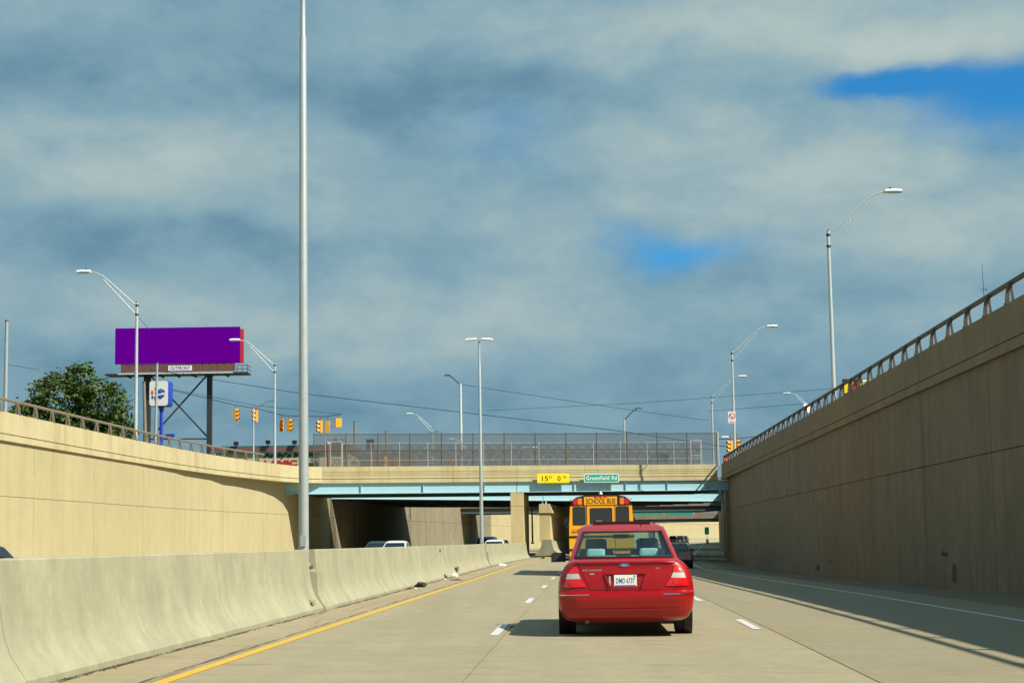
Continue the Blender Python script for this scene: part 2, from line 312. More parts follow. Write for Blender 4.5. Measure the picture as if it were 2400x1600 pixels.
# ================================================================= plan of the place
def Xb(Y):
    x=-4.75+.042*Y
    if Y>85: x+=.5*.0011*(min(Y,150)-85)**2
    if Y>150: x+=.0715*(Y-150)
    if Y>330: x+=.5*.0008*(Y-330)**2
    return x
def Xw(Y):  return Xb(Y)+itp(Y,[85,112,130,150,900],[15.05,14.75,14.25,14.2,14.2]) if Y>85 else Xb(Y)+15.05
def XwP(Y): return 10.30+.042*Y if Y<133.2 else Xw(Y)
def Xl(Y):  return Xb(Y)+itp(Y,[92,100,110,118,127,178,900],[-19,-19.05,-18.95,-18.45,-18.0,-17.6,-17.6])
def gz(X,Y):
    Hb=itp(Y,[0,15,30,60,90,115,200],[1.17,1.18,1.20,1.24,1.26,1.29,1.32]); s=itp(Y,[26,40,75,101,150,260],[.010,.015,.036,.048,.040,.01])
    return EYE-(Hb+s*max(0,min(16,X-Xb(Y))))+ (0.0 if X>Xb(Y)-.9 else -.12)
def head(Y): return -math.atan((Xb(Y+1)-Xb(Y-1))/2)   # heading as z-rotation
ZT=5.5+EYE      # top of the parapets
ZG=ZT-.95       # service drive level
# ================================================================= road
def strip_path(off,Y0,Y1,step=5.4):
    n=max(1,int(math.ceil((Y1-Y0)/step))); return [Y0+(Y1-Y0)*i/n for i in range(n+1)]
def lay(offa,offb,Y0,Y1,dz=0.,th=0.,step=5.4):
    """sheet on the road between two offsets from the barrier foot (numbers or functions of Y)"""
    m=MB(); ys=strip_path(0,Y0,Y1,step); fa=offa if callable(offa) else (lambda Y:Xb(Y)+offa); fb=offb if callable(offb) else (lambda Y:Xb(Y)+offb)
    vs=[]; fs=[]
    for Y in ys:
        a,b=fa(Y),fb(Y); vs+=[(a,Y,gz(a,Y)+dz),(b,Y,gz(b,Y)+dz)]
        if th: vs+=[(a,Y,gz(a,Y)+dz-th),(b,Y,gz(b,Y)+dz-th)]
    k=4 if th else 2
    for i in range(len(ys)-1):
        p=i*k; q=p+k; fs.append((p,p+1,q+1,q))
        if th: fs+=[(p+2,p,q,q+2),(p+1,p+3,q+3,q+1)]
    if th: e=(len(ys)-1)*k; fs+=[(0,2,3,1),(e,e+1,e+3,e+2)]
    return m.add(vs,fs)
road=single('road',lay(lambda Y:Xb(Y)-.4,lambda Y:Xw(Y)+.2,-45,760,-.05,0,8),'joint_fill',None,None,kind='structure',base=(0,20,0))
edges=[0.0,.80,3.63,7.21,12.55]
cuts=[-45,-31.8,-10.2,11.4,33.0,54.6,76.2,97.8,119.4,141.0]
for i in range(len(cuts)-1):
    for j in range(5):
        a=edges[j]+.009; b=(edges[j+1]-.009) if j<4 else (lambda Y:Xw(Y)+.05)
        mt='shoulder_concrete' if j==0 else ('shaded_lane_concrete' if j==3 else 'right_wall_concrete' if j==4 else 'road_concrete')  # right lane and right shoulder take concretes with shade painted in
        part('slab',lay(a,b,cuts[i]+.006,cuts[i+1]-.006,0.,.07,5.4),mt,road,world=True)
for j in range(5):
    a=edges[j]+.009; b=(edges[j+1]-.009) if j<4 else (lambda Y:Xw(Y)+.05)
    part('slab',lay(a,b,141.01,760,0.,.07,12),'shaded_lane_concrete' if j==3 else 'road_concrete',road,world=True)
part('edge_line',lay(.93,1.06,-45,420,.004,0,2.7),'yellow_paint',road,world=True)
part('edge_line',lay(11.13,11.25,-45,420,.004,0,2.7),'white_paint',road,world=True)
for off,s0 in ((3.44,22.9),(6.98,24.1)):
    Y=s0-12.19*3
    while Y<330:
        part('lane_dash',lay(off,off+.115,Y,Y+3.05,.004,0,1.6),'white_paint',road,world=True); Y+=12.19
# right carriageway of the far side (oncoming lanes)
onc=single('oncoming_road',lay(lambda Y:Xl(Y)-.2,lambda Y:Xb(Y)-.5,-45,760,-.03,0,8),'road_concrete',None,None,kind='structure',base=(-10,20,0))
# ================================================================= retaining walls
def quadpanel(fx,Y0,Y1,z0a,z0b,z1,th,sgn,setb=0.):
    """wall panel between Y0 and Y1; face at fx(Y); body extends th away from the road (sgn=+1 right wall)"""
    a,b=fx(Y0)+sgn*setb,fx(Y1)+sgn*setb
    return MB().hexa([(a,Y0,z0a),(b,Y1,z0b),(b+sgn*th,Y1,z0b),(a+sgn*th,Y0,z0a),(a,Y0,z1),(b,Y1,z1),(b+sgn*th,Y1,z1),(a+sgn*th,Y0,z1)])
GAP=.02
PAR=[(.06,0),(.06,-.87),(-.06,-.87),(-.06,-.925),(-.38,-.925),(-.38,0)]
LED=[(.11,-.92),(.11,-1.18),(-3.4,-1.18),(-3.4,-.92)]
def cutpath(pts,step):
    """split a polyline (x,y,z) into pieces of about `step` length"""
    P=[Vector(p) for p in pts]; out=[]; cur=[P[0]]; acc=0
    for i in range(1,len(P)):
        a,b=P[i-1],P[i]; d=(b-a).length; pos=0
        while acc+(d-pos)>=step:
            pos+=step-acc; q=a.lerp(b,pos/d); cur.append(q); out.append(cur); cur=[q]; acc=0
        acc+=d-pos; cur.append(b)
    if acc>.3: out.append(cur)
    elif out: out[-1].append(P[-1])
    return out
def shrink(pc,g):
    pc=[Vector(p) for p in pc]; pc[0]=pc[0]+(pc[1]-pc[0]).normalized()*g; pc[-1]=pc[-1]+(pc[-2]-pc[-1]).normalized()*g; return pc
def rail_on(root,path,side,d0,n_post=2.35,start=0.,mat='bronze_rail'):
    P=[Vector(p) for p in path]; top=[]
    segs=cutpath(path,n_post)
    rail=MB().sweep([(d0-.035,.50),(d0+.035,.52),(d0+.05,.57),(d0+.02,.62),(d0-.04,.61),(d0-.06,.55)],path,side)
    part('top_rail',rail,mat,root,smooth=50,world=True)
    t=None
    for s in segs:
        a,b=s[0],s[1]; d=(b-a).normalized(); r=Vector((d.y,-d.x,0))*side
        key=(round(d.x,2),round(d.y,2),side,mat)
        if key not in post_cache:
            m=MB()
            def strip(pts,wd):
                for i in range(len(pts)-1):
                    (d1,z1,t1),(d2,z2,t2)=pts[i],pts[i+1]
                    q=[]
                    for (dd,zz,tt) in ((d1,z1,t1),(d2,z2,t2)):
                        for sg,off in ((-1,-wd),(1,-wd),(1,wd),(-1,wd)): q.append(r*(dd+sg*tt/2)+d*off+Vector((0,0,zz)))
                    m.hexa(q)
            strip([(.02,0,.11),(.015,.18,.09),(-.01,.34,.09),(-.06,.46,.12),(-.14,.55,.16)],.035)
            strip([(-.13,0,.10),(-.115,.16,.06),(-.095,.34,.05),(-.09,.47,.05)],.02)
            m.hexa([r*x+d*y+Vector((0,0,z)) for z in (0,.025) for x,y in ((.09,-.09),(.09,.09),(-.33,.09),(-.33,-.09))])
            post_cache[key]=m.mesh('post',None)
        put('post',post_cache[key],mat,root,loc=a-root.location)
post_cache={}
# ---- right wall, in its own shade, deepened by darker concrete and rail colours
rw=empty('retaining_wall',(12.5,50,-.5),label='tall shaded grey-brown concrete retaining wall under the curved-post railing, beside the white edge line',cat='wall')
Yj=[44.3+9.14*k for k in range(-9,11)]; Yj=[y for y in Yj if y<133]+[136.5]
def fxr(Y): return Xw(Y)
part('backing',lay(lambda Y:Xw(Y)+.12,lambda Y:Xw(Y)+.125,-38,136.5,0,0,9.14) if 0 else MB().add(*(lambda ys:([p for Y in ys for p in ((Xw(Y)+.06,Y,-1.5),(Xw(Y)+.06,Y,ZT-1.0))],[(2*i,2*i+2,2*i+3,2*i+1) for i in range(len(ys)-1)]))([Yj[0]+k*(136.5-Yj[0])/40 for k in range(41)])),'joint_fill',rw,world=True)
for i in range(len(Yj)-1):
    a,b=Yj[i]+GAP,Yj[i+1]-GAP
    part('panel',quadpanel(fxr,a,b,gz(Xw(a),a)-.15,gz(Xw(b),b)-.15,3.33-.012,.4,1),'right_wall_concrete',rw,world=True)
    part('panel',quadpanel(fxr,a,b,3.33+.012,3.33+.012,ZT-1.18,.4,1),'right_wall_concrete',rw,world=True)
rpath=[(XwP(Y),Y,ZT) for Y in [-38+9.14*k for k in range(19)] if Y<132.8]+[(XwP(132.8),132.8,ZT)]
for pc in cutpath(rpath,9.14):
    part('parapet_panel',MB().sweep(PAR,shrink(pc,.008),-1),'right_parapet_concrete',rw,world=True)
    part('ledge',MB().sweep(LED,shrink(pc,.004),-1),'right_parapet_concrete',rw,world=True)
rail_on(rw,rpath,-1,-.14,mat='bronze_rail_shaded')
# ---- left wall, sunlit
lw=empty('retaining_wall',(-20,70,-.5),label='sunlit cream concrete retaining wall behind the median barrier, parapet curving into the bridge',cat='wall')
Yj=[102.2+9.14*k for k in range(-14,4)]+[141.5]
part('backing',MB().add(*(lambda ys:([p for Y in ys for p in ((Xl(Y)-.06,Y,-1.5),(Xl(Y)-.06,Y,ZT-1.0))],[(2*i,2*i+2,2*i+3,2*i+1) for i in range(len(ys)-1)]))([Yj[0]+k*(141.5-Yj[0])/50 for k in range(51)])),'joint_fill',lw,world=True)
for i in range(len(Yj)-1):
    a,b=Yj[i]+GAP,Yj[i+1]-GAP
    part('panel',quadpanel(Xl,a,b,-.6,-.6,3.38-.01,.4,-1),'wall_concrete',lw,world=True)
    part('panel',quadpanel(Xl,a,b,3.38+.01,3.38+.01,ZT-1.18,.4,-1),'wall_concrete',lw,world=True)
lp=[(Xl(Y),Y,ZT) for Y in [-26+9.14*k for k in range(14)] if Y<92]+[(Xl(92),92,ZT),(Xl(100)+.12,100,ZT),(Xl(108)+.27,108,ZT),(Xl(114)+.42,114,ZT),(Xl(119)+.56,119,ZT),(-16.25,122.6,ZT),(-15.6,124.9,ZT),(-14.9,126.1,ZT),(-14.0,126.85,ZT)]
for pc in cutpath(lp,9.14):
    part('parapet_panel',MB().sweep(PAR,shrink(pc,.008),1),'parapet_concrete',lw,world=True)
    part('ledge',MB().sweep(LED,shrink(pc,.004),1),'parapet_concrete',lw,world=True)
rail_on(lw,lp[:-4],1,-.14)
# ---- walls beyond the first bridge
def far_wall(fx,sgn,label,mat,par,Y0):
    r=empty('retaining_wall',(fx(Y0),Y0,-.5),label=label,cat='wall')
    ys=[Y0]
    while ys[-1]<740: ys.append(ys[-1]+(9.14 if ys[-1]<250 else 18.28))
    for a,b in zip(ys[:-1],ys[1:]):
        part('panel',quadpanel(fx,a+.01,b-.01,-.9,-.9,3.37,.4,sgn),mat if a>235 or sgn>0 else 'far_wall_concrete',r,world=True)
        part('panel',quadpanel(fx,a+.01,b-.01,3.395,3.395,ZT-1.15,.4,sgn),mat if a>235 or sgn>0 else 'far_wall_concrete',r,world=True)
        if a>175:
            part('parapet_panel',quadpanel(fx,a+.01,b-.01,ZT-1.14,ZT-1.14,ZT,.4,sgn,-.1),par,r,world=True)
    return r
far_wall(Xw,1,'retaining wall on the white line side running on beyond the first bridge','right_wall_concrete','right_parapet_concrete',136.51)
far_wall(Xl,-1,'retaining wall on the oncoming side running on beyond the first bridge and closing the view','wall_concrete','parapet_concrete',141.51)
# ---- ground above the cut, level with the service drives
def upper(fa,fb,ys,z):
    m=MB(); vs=[]; 
    for Y in ys: vs+=[(fa(Y),Y,z),(fb(Y),Y,z)]
    return m.add(vs,[(2*i,2*i+1,2*i+3,2*i+2) for i in range(len(ys)-1)])
ys=[-60+20*k for k in range(42)]
single('ground',upper(lambda Y:-900,lambda Y:Xl(Y)-.3,ys,ZG-.02),'ground_grass',None,None,kind='structure',base=(-100,100,ZG))
single('ground',upper(lambda Y:max(Xw(Y),XwP(Y))+.3,lambda Y:1200,ys,ZG-.02),'ground_grass',None,None,kind='structure',base=(100,100,ZG))
for nm,fa,fb in (('service_drive',lambda Y:Xl(Y)-13,lambda Y:Xl(Y)-3.5),('service_drive',lambda Y:max(Xw(Y),XwP(Y))+3.5,lambda Y:max(Xw(Y),XwP(Y))+13)):
    single(nm,upper(fa,fb,ys,ZG+.004),'asphalt',None,None,kind='structure')
# ================================================================= median barrier
BW=.92
BPR=[(0,0),(0,.06),(-.07,.16),(-.15,.28),(-.20,.42),(-.235,.60),(-.285,1.07),(-.30,1.085),(-BW+.30,1.085),(-BW+.285,1.07),(-BW+.235,.6),(-BW+.15,.28),(-BW,.06),(-BW,0)]
BPR=[(d,z-(.12 if i in(0,13) else 0)) for i,(d,z) in enumerate(BPR)]
mb_=empty('median_barrier',(-3,40,0),label='long sloped-face concrete median barrier carrying the twin-head lamp poles beside the yellow line',cat='barrier')
POLES=[32.0,85.4]
br=[-40,-21.7,-12.6,-3.4,5.7,14.86,23.6,32-.66,32+.14,41.0,49.0,58.0,67.2,76.3,85.4-.66,85.4+.14,97.0,106.2,114.4,121.0]
for a,b in zip(br[:-1],br[1:]):
    ped=any(abs((a+b)/2-p)<.45 for p in POLES)
    ys=strip_path(0,a+.007,b-.007,2.3); path=[(Xb(Y),Y,gz(Xb(Y),Y)) for Y in ys]
    if ped:
        pr=[(d+.03,min(z,.70)) for d,z in BPR if z<.75]; pr=[(.04,-.12),(.04,.06),(-.03,.16),(-.09,.28),(-.11,.42),(-.12,.70),(-BW+.16,.70),(-BW+.12,.28),(-BW,.06),(-BW,-.12)]
        part('pole_pedestal',MB().sweep(pr,path,1),'barrier_concrete',mb_,smooth=25,world=True)
    else: part('barrier_section',MB().sweep(BPR,path,1),'barrier_concrete',mb_,smooth=25,world=True)
# drains and scuffs on the sections: small lifting slots
for Y in (58.9,):
    x=Xb(Y); z=gz(x,Y); part('slot',MB().box(x-.262,x-.235,Y-.03,Y+.03,z+.86,z+.98),'joint_fill',mb_,world=True)
b2=empty('median_barrier',(2.6,150,gz(2.6,150)),label='separate block of median barrier wrapped round the second bridge pier',cat='barrier')
p2=[(d*2.05/BW,z*1.2) for d,z in BPR]
part('barrier_section',MB().sweep(p2,[(3.72,148.6,gz(3,149)),(4.2,153,gz(3,153)),(5.4,163,gz(3,163)),(7.0,178,gz(7,178))],1),'barrier_concrete',b2,smooth=25,world=True)
b3=empty('median_barrier',(12,225,gz(12,225)),label='distant run of median barrier beyond the second bridge',cat='barrier')
ys=[180+12*k for k in range(40)]
for a,b in zip(ys[:-1],ys[1:]): part('barrier_section',MB().sweep(BPR,[(Xb(Y),Y,gz(Xb(Y),Y)) for Y in (a+.01,b-.01)],1),'barrier_concrete',b3,smooth=25,world=True)
# ================================================================= bridges
def BL(X): return 129.7+.2*X
BPAR=[(.06,0),(.06,-.36),(.035,-.365),(.035,-.395),(.06,-.40),(.06,-.49),(.035,-.495),(.035,-.525),(.06,-.53),(.06,-.64),(.035,-.645),(.035,-.675),(.06,-.68),(.06,-.87),(-.05,-.87),(-.05,-.925),(-.36,-.925),(-.36,0)]
BLED=[(.12,-.92),(.12,-1.20),(-1.2,-1.20),(-1.2,-.92)]
GIR=[(.10,0),(.10,.045),(-.06,.05),(-.06,.72),(.04,.73),(.04,.77),(-.24,.77),(-.24,.73),(-.14,.72),(-.14,.05),(-.30,.045),(-.30,0)]
b1=empty('road_bridge',(0,130,0),label='concrete and pale blue steel overpass carrying the clearance and street name signs',cat='bridge')
bx=[-13.98,-9.2,-4.5,.2,5.3,10.4,15.50]
for a,b in zip(bx[:-1],bx[1:]):
    pth=shrink([(a,BL(a),ZT),(b,BL(b),ZT)],.008)
    part('parapet_panel',MB().sweep(BPAR,pth,1),'parapet_concrete',b1,world=True); part('ledge',MB().sweep(BLED,pth,1),'parapet_concrete',b1,world=True)
GZ=4.82
part('girder',MB().sweep([(d-.0,z) for d,z in GIR],[(-17.2,BL(-17.2),GZ),(.18,BL(.18),GZ)],1),'beam_blue',b1,world=True,label='pale blue fascia girder on the oncoming side')
part('girder',MB().sweep([(d-.0,z) for d,z in GIR],[(.22,BL(.22),GZ),(16.6,BL(16.6),GZ)],1),'beam_blue',b1,world=True,label='pale blue fascia girder with peeling paint')
for X in (-11.2,-6.7,-2.2,4.5,8.4,11.6,14.6):
    part('stiffener',MB().sweep([(-.06,.06),(.075,.06),(.075,.71),(-.06,.71)],[(X-.012,BL(X),GZ),(X+.012,BL(X),GZ)],1),'beam_blue',b1,world=True)
for k in range(1,5):
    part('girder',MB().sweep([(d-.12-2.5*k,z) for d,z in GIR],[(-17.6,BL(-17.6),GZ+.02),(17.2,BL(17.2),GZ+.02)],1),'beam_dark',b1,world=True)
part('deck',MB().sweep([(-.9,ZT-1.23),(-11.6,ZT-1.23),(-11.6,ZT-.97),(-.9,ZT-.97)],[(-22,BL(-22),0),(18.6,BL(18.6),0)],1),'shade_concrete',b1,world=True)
part('girder',MB().sweep([(d-11.7,z) for d,z in GIR],[(-17.6,BL(-17.6),GZ+.02),(17.2,BL(17.2),GZ+.02)],1),'beam_blue',b1,world=True)
part('parapet_panel',MB().sweep([(-11.6,ZT-1.24),(-12.,ZT-1.24),(-12.,ZT),(-11.6,ZT)],[(-17.6,BL(-17.6),0),(17.6,BL(17.6),0)],1),'parapet_concrete',b1,world=True)
def pier(root,x0,x1,y0,y1,z0,z1,slope,capz=None,mat='pier_concrete',name='pier'):
    m=MB(); dx=(y1-y0)*slope
    m.hexa([(x0,y0,z0),(x1,y0,z0),(x1+dx,y1,z0),(x0+dx,y1,z0),(x0,y0,z1),(x1,y0,z1),(x1+dx,y1,z1),(x0+dx,y1,z1)])
    return part(name,m,mat,root,world=True)
pier(b1,-.28,.66,129.45,141.2,-.4,3.78,.042); pier(b1,-.29,.67,129.44,141.21,3.80,GZ-.03,.042,name='pier_cap')
for X in (-.1,.42): part('bearing',MB().box(X-.12,X+.12,129.6,129.9,GZ-.04,GZ+.01),'rust',b1,world=True)
# second deck close behind, lit through the gap
def BL2(X): return 150+.46*(X-2.5)
bb=empty('road_bridge',(2.5,150,0),label='second blue-girder overpass close behind the first, its girder lit through the gap',cat='bridge')
def z2(X): return EYE+itp(X,[-16,2.5,18],[3.57,3.31,3.16])
G2=[(.10,0),(.10,.04),(-.05,.045),(-.05,.85),(-.20,.85),(-.20,.045),(-.35,.04),(-.35,0)]
part('girder',MB().sweep(G2,[(-16.5,BL2(-16.5),z2(-16.5)),(2.48,BL2(2.48),z2(2.48))],1),'beam_blue',bb,world=True); part('girder',MB().sweep(G2,[(2.52,BL2(2.52),z2(2.52)),(20.2,BL2(20.2),z2(20.2))],1),'beam_blue',bb,world=True)
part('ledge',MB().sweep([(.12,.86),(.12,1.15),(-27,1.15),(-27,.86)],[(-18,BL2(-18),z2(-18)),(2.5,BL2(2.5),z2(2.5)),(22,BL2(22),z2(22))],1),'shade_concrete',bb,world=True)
part('parapet_panel',MB().sweep([(.06,1.16),(.06,2.0),(-.3,2.0),(-.3,1.16)],[(-18,BL2(-18),z2(-18)),(2.5,BL2(2.5),z2(2.5)),(22,BL2(22),z2(22))],1),'parapet_concrete',bb,world=True)
for k in range(1,10):
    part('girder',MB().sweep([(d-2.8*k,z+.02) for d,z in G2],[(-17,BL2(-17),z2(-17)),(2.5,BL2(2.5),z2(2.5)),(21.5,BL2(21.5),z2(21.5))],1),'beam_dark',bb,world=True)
zp=gz(2.5,150)
pier(bb,2.12,3.02,150.0,174,zp+1.2,3.55,.105); 
m=MB(); m.hexa([(2.10,149.9,3.56),(3.26,149.9,3.56),(5.7,174,3.56),(4.5,174,3.56),(2.10,149.9,4.34),(2.98,149.9,4.34),(5.45,174,4.34),(4.5,174,4.34)]); part('pier_cap',m,'pier_concrete',bb,world=True)
for X in (2.42,2.72): part('bearing',MB().box(X-.06,X+.06,150.05,150.3,4.341,4.62),'bearing_blue',bb,world=True)
def far_bridge(label,Y0,sl,zb,zt,depth,x0,x1,mat,pierx):
    r=empty('road_bridge',((x0+x1)/2,Y0,0),label=label,cat='bridge'); f=lambda X:Y0+sl*(X-(x0+x1)/2)
    P=[(x0,f(x0),0),(x1,f(x1),0)]
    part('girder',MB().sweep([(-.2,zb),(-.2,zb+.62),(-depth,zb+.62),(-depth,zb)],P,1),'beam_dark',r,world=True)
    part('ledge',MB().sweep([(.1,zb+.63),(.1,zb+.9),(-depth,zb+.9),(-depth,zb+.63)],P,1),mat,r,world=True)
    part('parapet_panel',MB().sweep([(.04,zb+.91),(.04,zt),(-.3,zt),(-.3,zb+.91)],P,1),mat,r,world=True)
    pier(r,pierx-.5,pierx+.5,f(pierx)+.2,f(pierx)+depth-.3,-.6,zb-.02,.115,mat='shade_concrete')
    return r,f
far_bridge('third overpass, brown fascia seen under the first two decks',216,.2,EYE+3.28,EYE+5.4,13,Xl(216)-1,Xw(216)+1.5,'shade_concrete',Xb(216)-.45)
far_bridge('fourth and most distant overpass, across the pale wall that closes the view',366,.1,EYE+3.25,EYE+5.2,12,Xl(366)-2,Xw(366)+2,'shade_concrete',Xb(366)-.45)
# ================================================================= chain-link fences on the bridge
def fence(label,fy,xs,z0,h,pmat,railz,group=None,base=None,pr=.035,mesh='chain_link'):
    r=empty('chain_link_fence',base or (xs[0],fy(xs[0]),z0),label=label,cat='fence',group=group)
    pm=MB().tube([(0,0,0),(0,0,h)],pr,8); pm.tube([(0,0,h),(0,0,h+.04)],pr*1.2,8); pme=pm.mesh('post',None,40)
    for x in xs: put('post',pme,pmat,r,loc=Vector((x,fy(x),z0))-r.location)
    for z in railz: part('rail',MB().tube([(xs[0],fy(xs[0]),z0+z),(xs[-1],fy(xs[-1]),z0+z)],.022,6),pmat,r,smooth=60,world=True)
    for a,b in zip(xs[:-1],xs[1:]):
        me=bpy.data.meshes.new('mesh_panel'); A=Vector((a,fy(a)+.03,z0+.03))-r.location; B=Vector((b,fy(b)+.03,z0+.03))-r.location; H=Vector((0,0,h-.06)); ln=(B-A).length
        me.from_pydata([A,B,B+H,A+H],[],[(0,1,2,3)]); uv=me.uv_layers.new(name='UVMap'); 
        for i,c in enumerate(((0,0),(ln,0),(ln,h),(0,h))): uv.data[i].uv=c
        put('mesh_panel',me,mesh,r)
    return r
xs=[-14.6+2.32*k for k in range(14)]
fence('tall chain-link fence with brown posts along the near edge of the bridge',lambda X:BL(X)+.25,xs,ZT,2.42,'fence_post_brown',(2.40,1.22))
xs2=[-13.7+2.25*k for k in range(14)]
fence('chain-link fence with pale silver posts along the far edge of the bridge',lambda X:BL(X)+12.2,xs2,ZT-.05,2.45,'fence_post_silver',(2.40,1.05))
fence('short return panel of chain-link fence at the shaded corner of the bridge',lambda X:BL(15.5)+.3+(X-15.58)*6,[15.58,15.9],ZT,2.5,'fence_post_silver',(2.45,1.2))
fence('chain-link fence on the second overpass, seen through the nearer fences',lambda X:BL2(X)+.4,[-15+2.6*k for k in range(13)],EYE+5.25,2.3,'far_grey',(2.28,))
# white steel gate frames standing in the fences
for lab,X,wd in (('white steel gate frame beside the big lamp pole on the bridge',-14.0,.85),('white steel gate frame at the shaded corner of the bridge',14.1,.85)):
    Y=BL(X)+ (6.0 if X<0 else 6.0); g=empty('gate_frame',(X,Y,ZG),label=lab,cat='gate')
    for sx in (0,wd): part('post',MB().tube([(sx,0,0),(sx,0,3.1)],.04,8),'lamp_white',g,smooth=60)
    part('rail',MB().tube([(-.02,0,3.1),(wd+.02,0,3.1)],.04,8),'lamp_white',g,smooth=60); part('rail',MB().tube([(0,0,1.9),(wd,0,1.9)],.03,8),'lamp_white',g,smooth=60)
# ================================================================= signs on the bridge
def bsign(name,label,u0,u1,v0,v1,fmat,border=None):
    Yc=130.6; a=at((u0+u1)/2,(v0+v1)/2,Yc); Yc=BL(a.x)-.42; a=at((u0+u1)/2,(v0+v1)/2,Yc); k=Yc/4075; wd=(u1-u0)*k; h=(v1-v0)*k
    r=empty(name,(a.x,Yc,a.z-h/2),math.atan(.2),label,'sign')
    def rr(w,hh,t,y,c=.07,z0=0):
        pts=[]; 
        for cx,cz,a0 in ((w/2-c,hh-c,0),(-w/2+c,hh-c,90),(-w/2+c,c,180),(w/2-c,c,270)):
            for i in range(4): q=R(a0+30*i); pts.append((cx+c*math.cos(q),cz+c*math.sin(q)+z0))
        return MB().prism(pts,lambda x,z:(x,y,z),lambda x,z:(x,y+t,z))
    if border:
        part('border',rr(wd,h,.02,0,.09),border,r); part('panel',rr(wd-.10,h-.10,.01,-.006,.07,.05),fmat,r)
    else: part('panel',rr(wd,h,.02,0,.02),fmat,r)
    for sx in (-wd*.3,wd*.3): part('bracket',MB().box(sx-.03,sx+.03,.021,.34,h*.3,h*.36),'dark_steel',r)
    return r,wd,h
s1,wd,h=bsign('clearance_sign','yellow clearance sign on the bridge fascia reading 15 FT 0 IN',1258.5,1335,1110,1131,'sign_yellow')
for t,x,z,hh,wf in (('15',-.26*wd,.2*h,.56*h,.19*wd),('FT',-.075*wd,.5*h,.24*h,.11*wd),('0',.18*wd,.2*h,.56*h,.10*wd),('IN',.36*wd,.52*h,.24*h,.09*wd)):
    put('lettering',text_mesh(t,hh,wf,.006,.012),'ink_black',s1,(x,0,z))
s2,wd,h=bsign('street_name_sign','green street name sign with white border on the bridge fascia reading Greenfield Rd',1368,1452,1110,1130,'sign_green','sign_white')
put('lettering',text_mesh('Greenfield Rd',.50*h,.88*wd,.012,.012,1.1),'sign_white',s2,(0,0,.28*h))
# sign gantry beyond the third bridge
g=empty('sign_gantry',(16,300,0),label='overhead gantry with two green guide signs glimpsed under the bridges',cat='gantry')
for (u0,u1,w_) in ((1490,1556,''),(1562,1625,'')):
    a=at(u0,1206,300); b=at(u1,1206,300); pn=part('sign_panel',MB().box(a.x,b.x,299.8,299.9,a.z,a.z+2.4),'sign_green',g,world=True)
    part('border',MB().box(a.x-.06,b.x+.06,299.91,299.95,a.z-.06,a.z+2.46),'sign_white',g,world=True)
    for i,t in enumerate(('EXIT','ONLY')[:1]): pass
part('truss',MB().bar((Xb(300)-.5,300.4,6.2),(Xw(300)+1,300.4,6.2),.25).bar((Xb(300)-.5,300.4,7.3),(Xw(300)+1,300.4,7.3),.25),'galvanised',g,world=True)
part('post',MB().tube([(Xb(300)-.45,300.4,0),(Xb(300)-.45,300.4,7.4)],.16,10),'galvanised',g,smooth=60,world=True); part('post',MB().tube([(Xw(300)+1,300.4,5),(Xw(300)+1,300.4,7.4)],.16,10),'galvanised',g,smooth=60,world=True)
# ================================================================= lamps
def ground_at(u,v):
    Y=30.
    for _ in range(60):
        p=at(u,v,Y); d=dirpx(u,v); Y2=(gz(p.x,Y)-EYE)*d.y/d.z; Y=.6*Y+.4*max(5,min(300,Y2))
    p=at(u,v,Y); return Vector((p.x,Y,gz(p.x,Y)))
def davit(loc,rz,label,h=9.1,mat='galvanised',r0=.11,group='davit lamps on the service drives'):
    r=empty('street_lamp',loc,rz,label,'street lamp',group)
    part('base_plate',MB().box(-.2,.2,-.2,.2,0,.05),'galvanised',r)
    part('pole',MB().tube([(0,0,.02),(0,0,h)],[r0,r0*.62],14),mat,r,smooth=50)
    part('cap',MB().tube([(0,0,h),(0,0,h+.06)],[r0*.66,.02],10),'dark_steel',r,smooth=50)
    t=h
    up=[(.05,0,t-.18),(.95,0,t+.64),(1.76,0,t+1.38),(2.0,0,t+1.55),(2.25,0,t+1.68),(2.45,0,t+1.735),(2.68,0,t+1.75)]
    part('arm',MB().tube(up,[.035,.034,.032,.031,.03,.03,.03],8),mat,r,smooth=60)
    part('arm_brace',MB().tube([(.05,0,t-.70),(1.92,0,t+1.33)],[.032,.026],8),mat,r,smooth=60)
    for x0,z0,x1,z1 in ((.97,.62,1.0,.34),(1.74,1.34,1.76,1.17)): part('strut',MB().tube([(x0,0,t+z0),(x1,0,t+z1)],.024,6),mat,r,smooth=60)
    for z in (-.19,-.71): part('clamp',MB().tube([(0,0,t+z-.05),(0,0,t+z+.05)],r0*.62+.03,10),'dark_steel',r,smooth=50)
    hd=part('lamp_head',MB().sweep([(-.15,.02),(-.12,.09),(-.05,.14),(.05,.14),(.12,.09),(.15,.02),(.10,-.03),(-.10,-.03)],[(2.64,0,t+1.73),(2.7,0,t+1.75),(3.1,0,t+1.76),(3.42,0,t+1.74)],1),'lamp_white',r,smooth=45)
    part('lens',MB().box(2.8,3.34,-.09,.09,t+1.70,t+1.735),'clear_lens',hd); part('photocell',MB().tube([(2.9,0,t+1.89),(2.9,0,t+1.97)],.045,8),'black_plastic',hd,smooth=50)
    return r
def dav_at(u,v,Y,rz,label,**k):
    p=at(u,v,Y); h=p.z-ZG; return davit((p.x,Y,ZG),rz,label,h=h,**k)
dav_at(1941,541,78,0,'davit street lamp tallest above the shaded right-hand railing')
o=dav_at(1715.5,822,127.6,0,'davit street lamp carrying a small no-turn sign, behind the railing'); NOSIGN=o
dav_at(1668,926,167,0,'davit street lamp standing just behind the shaded end of the bridge fence')
dav_at(320.7,708,97.5,math.pi,'davit street lamp in front of the purple billboard')
dav_at(643.8,850,131,math.pi,'davit street lamp beside the hanging traffic signals at the end of the left railing')
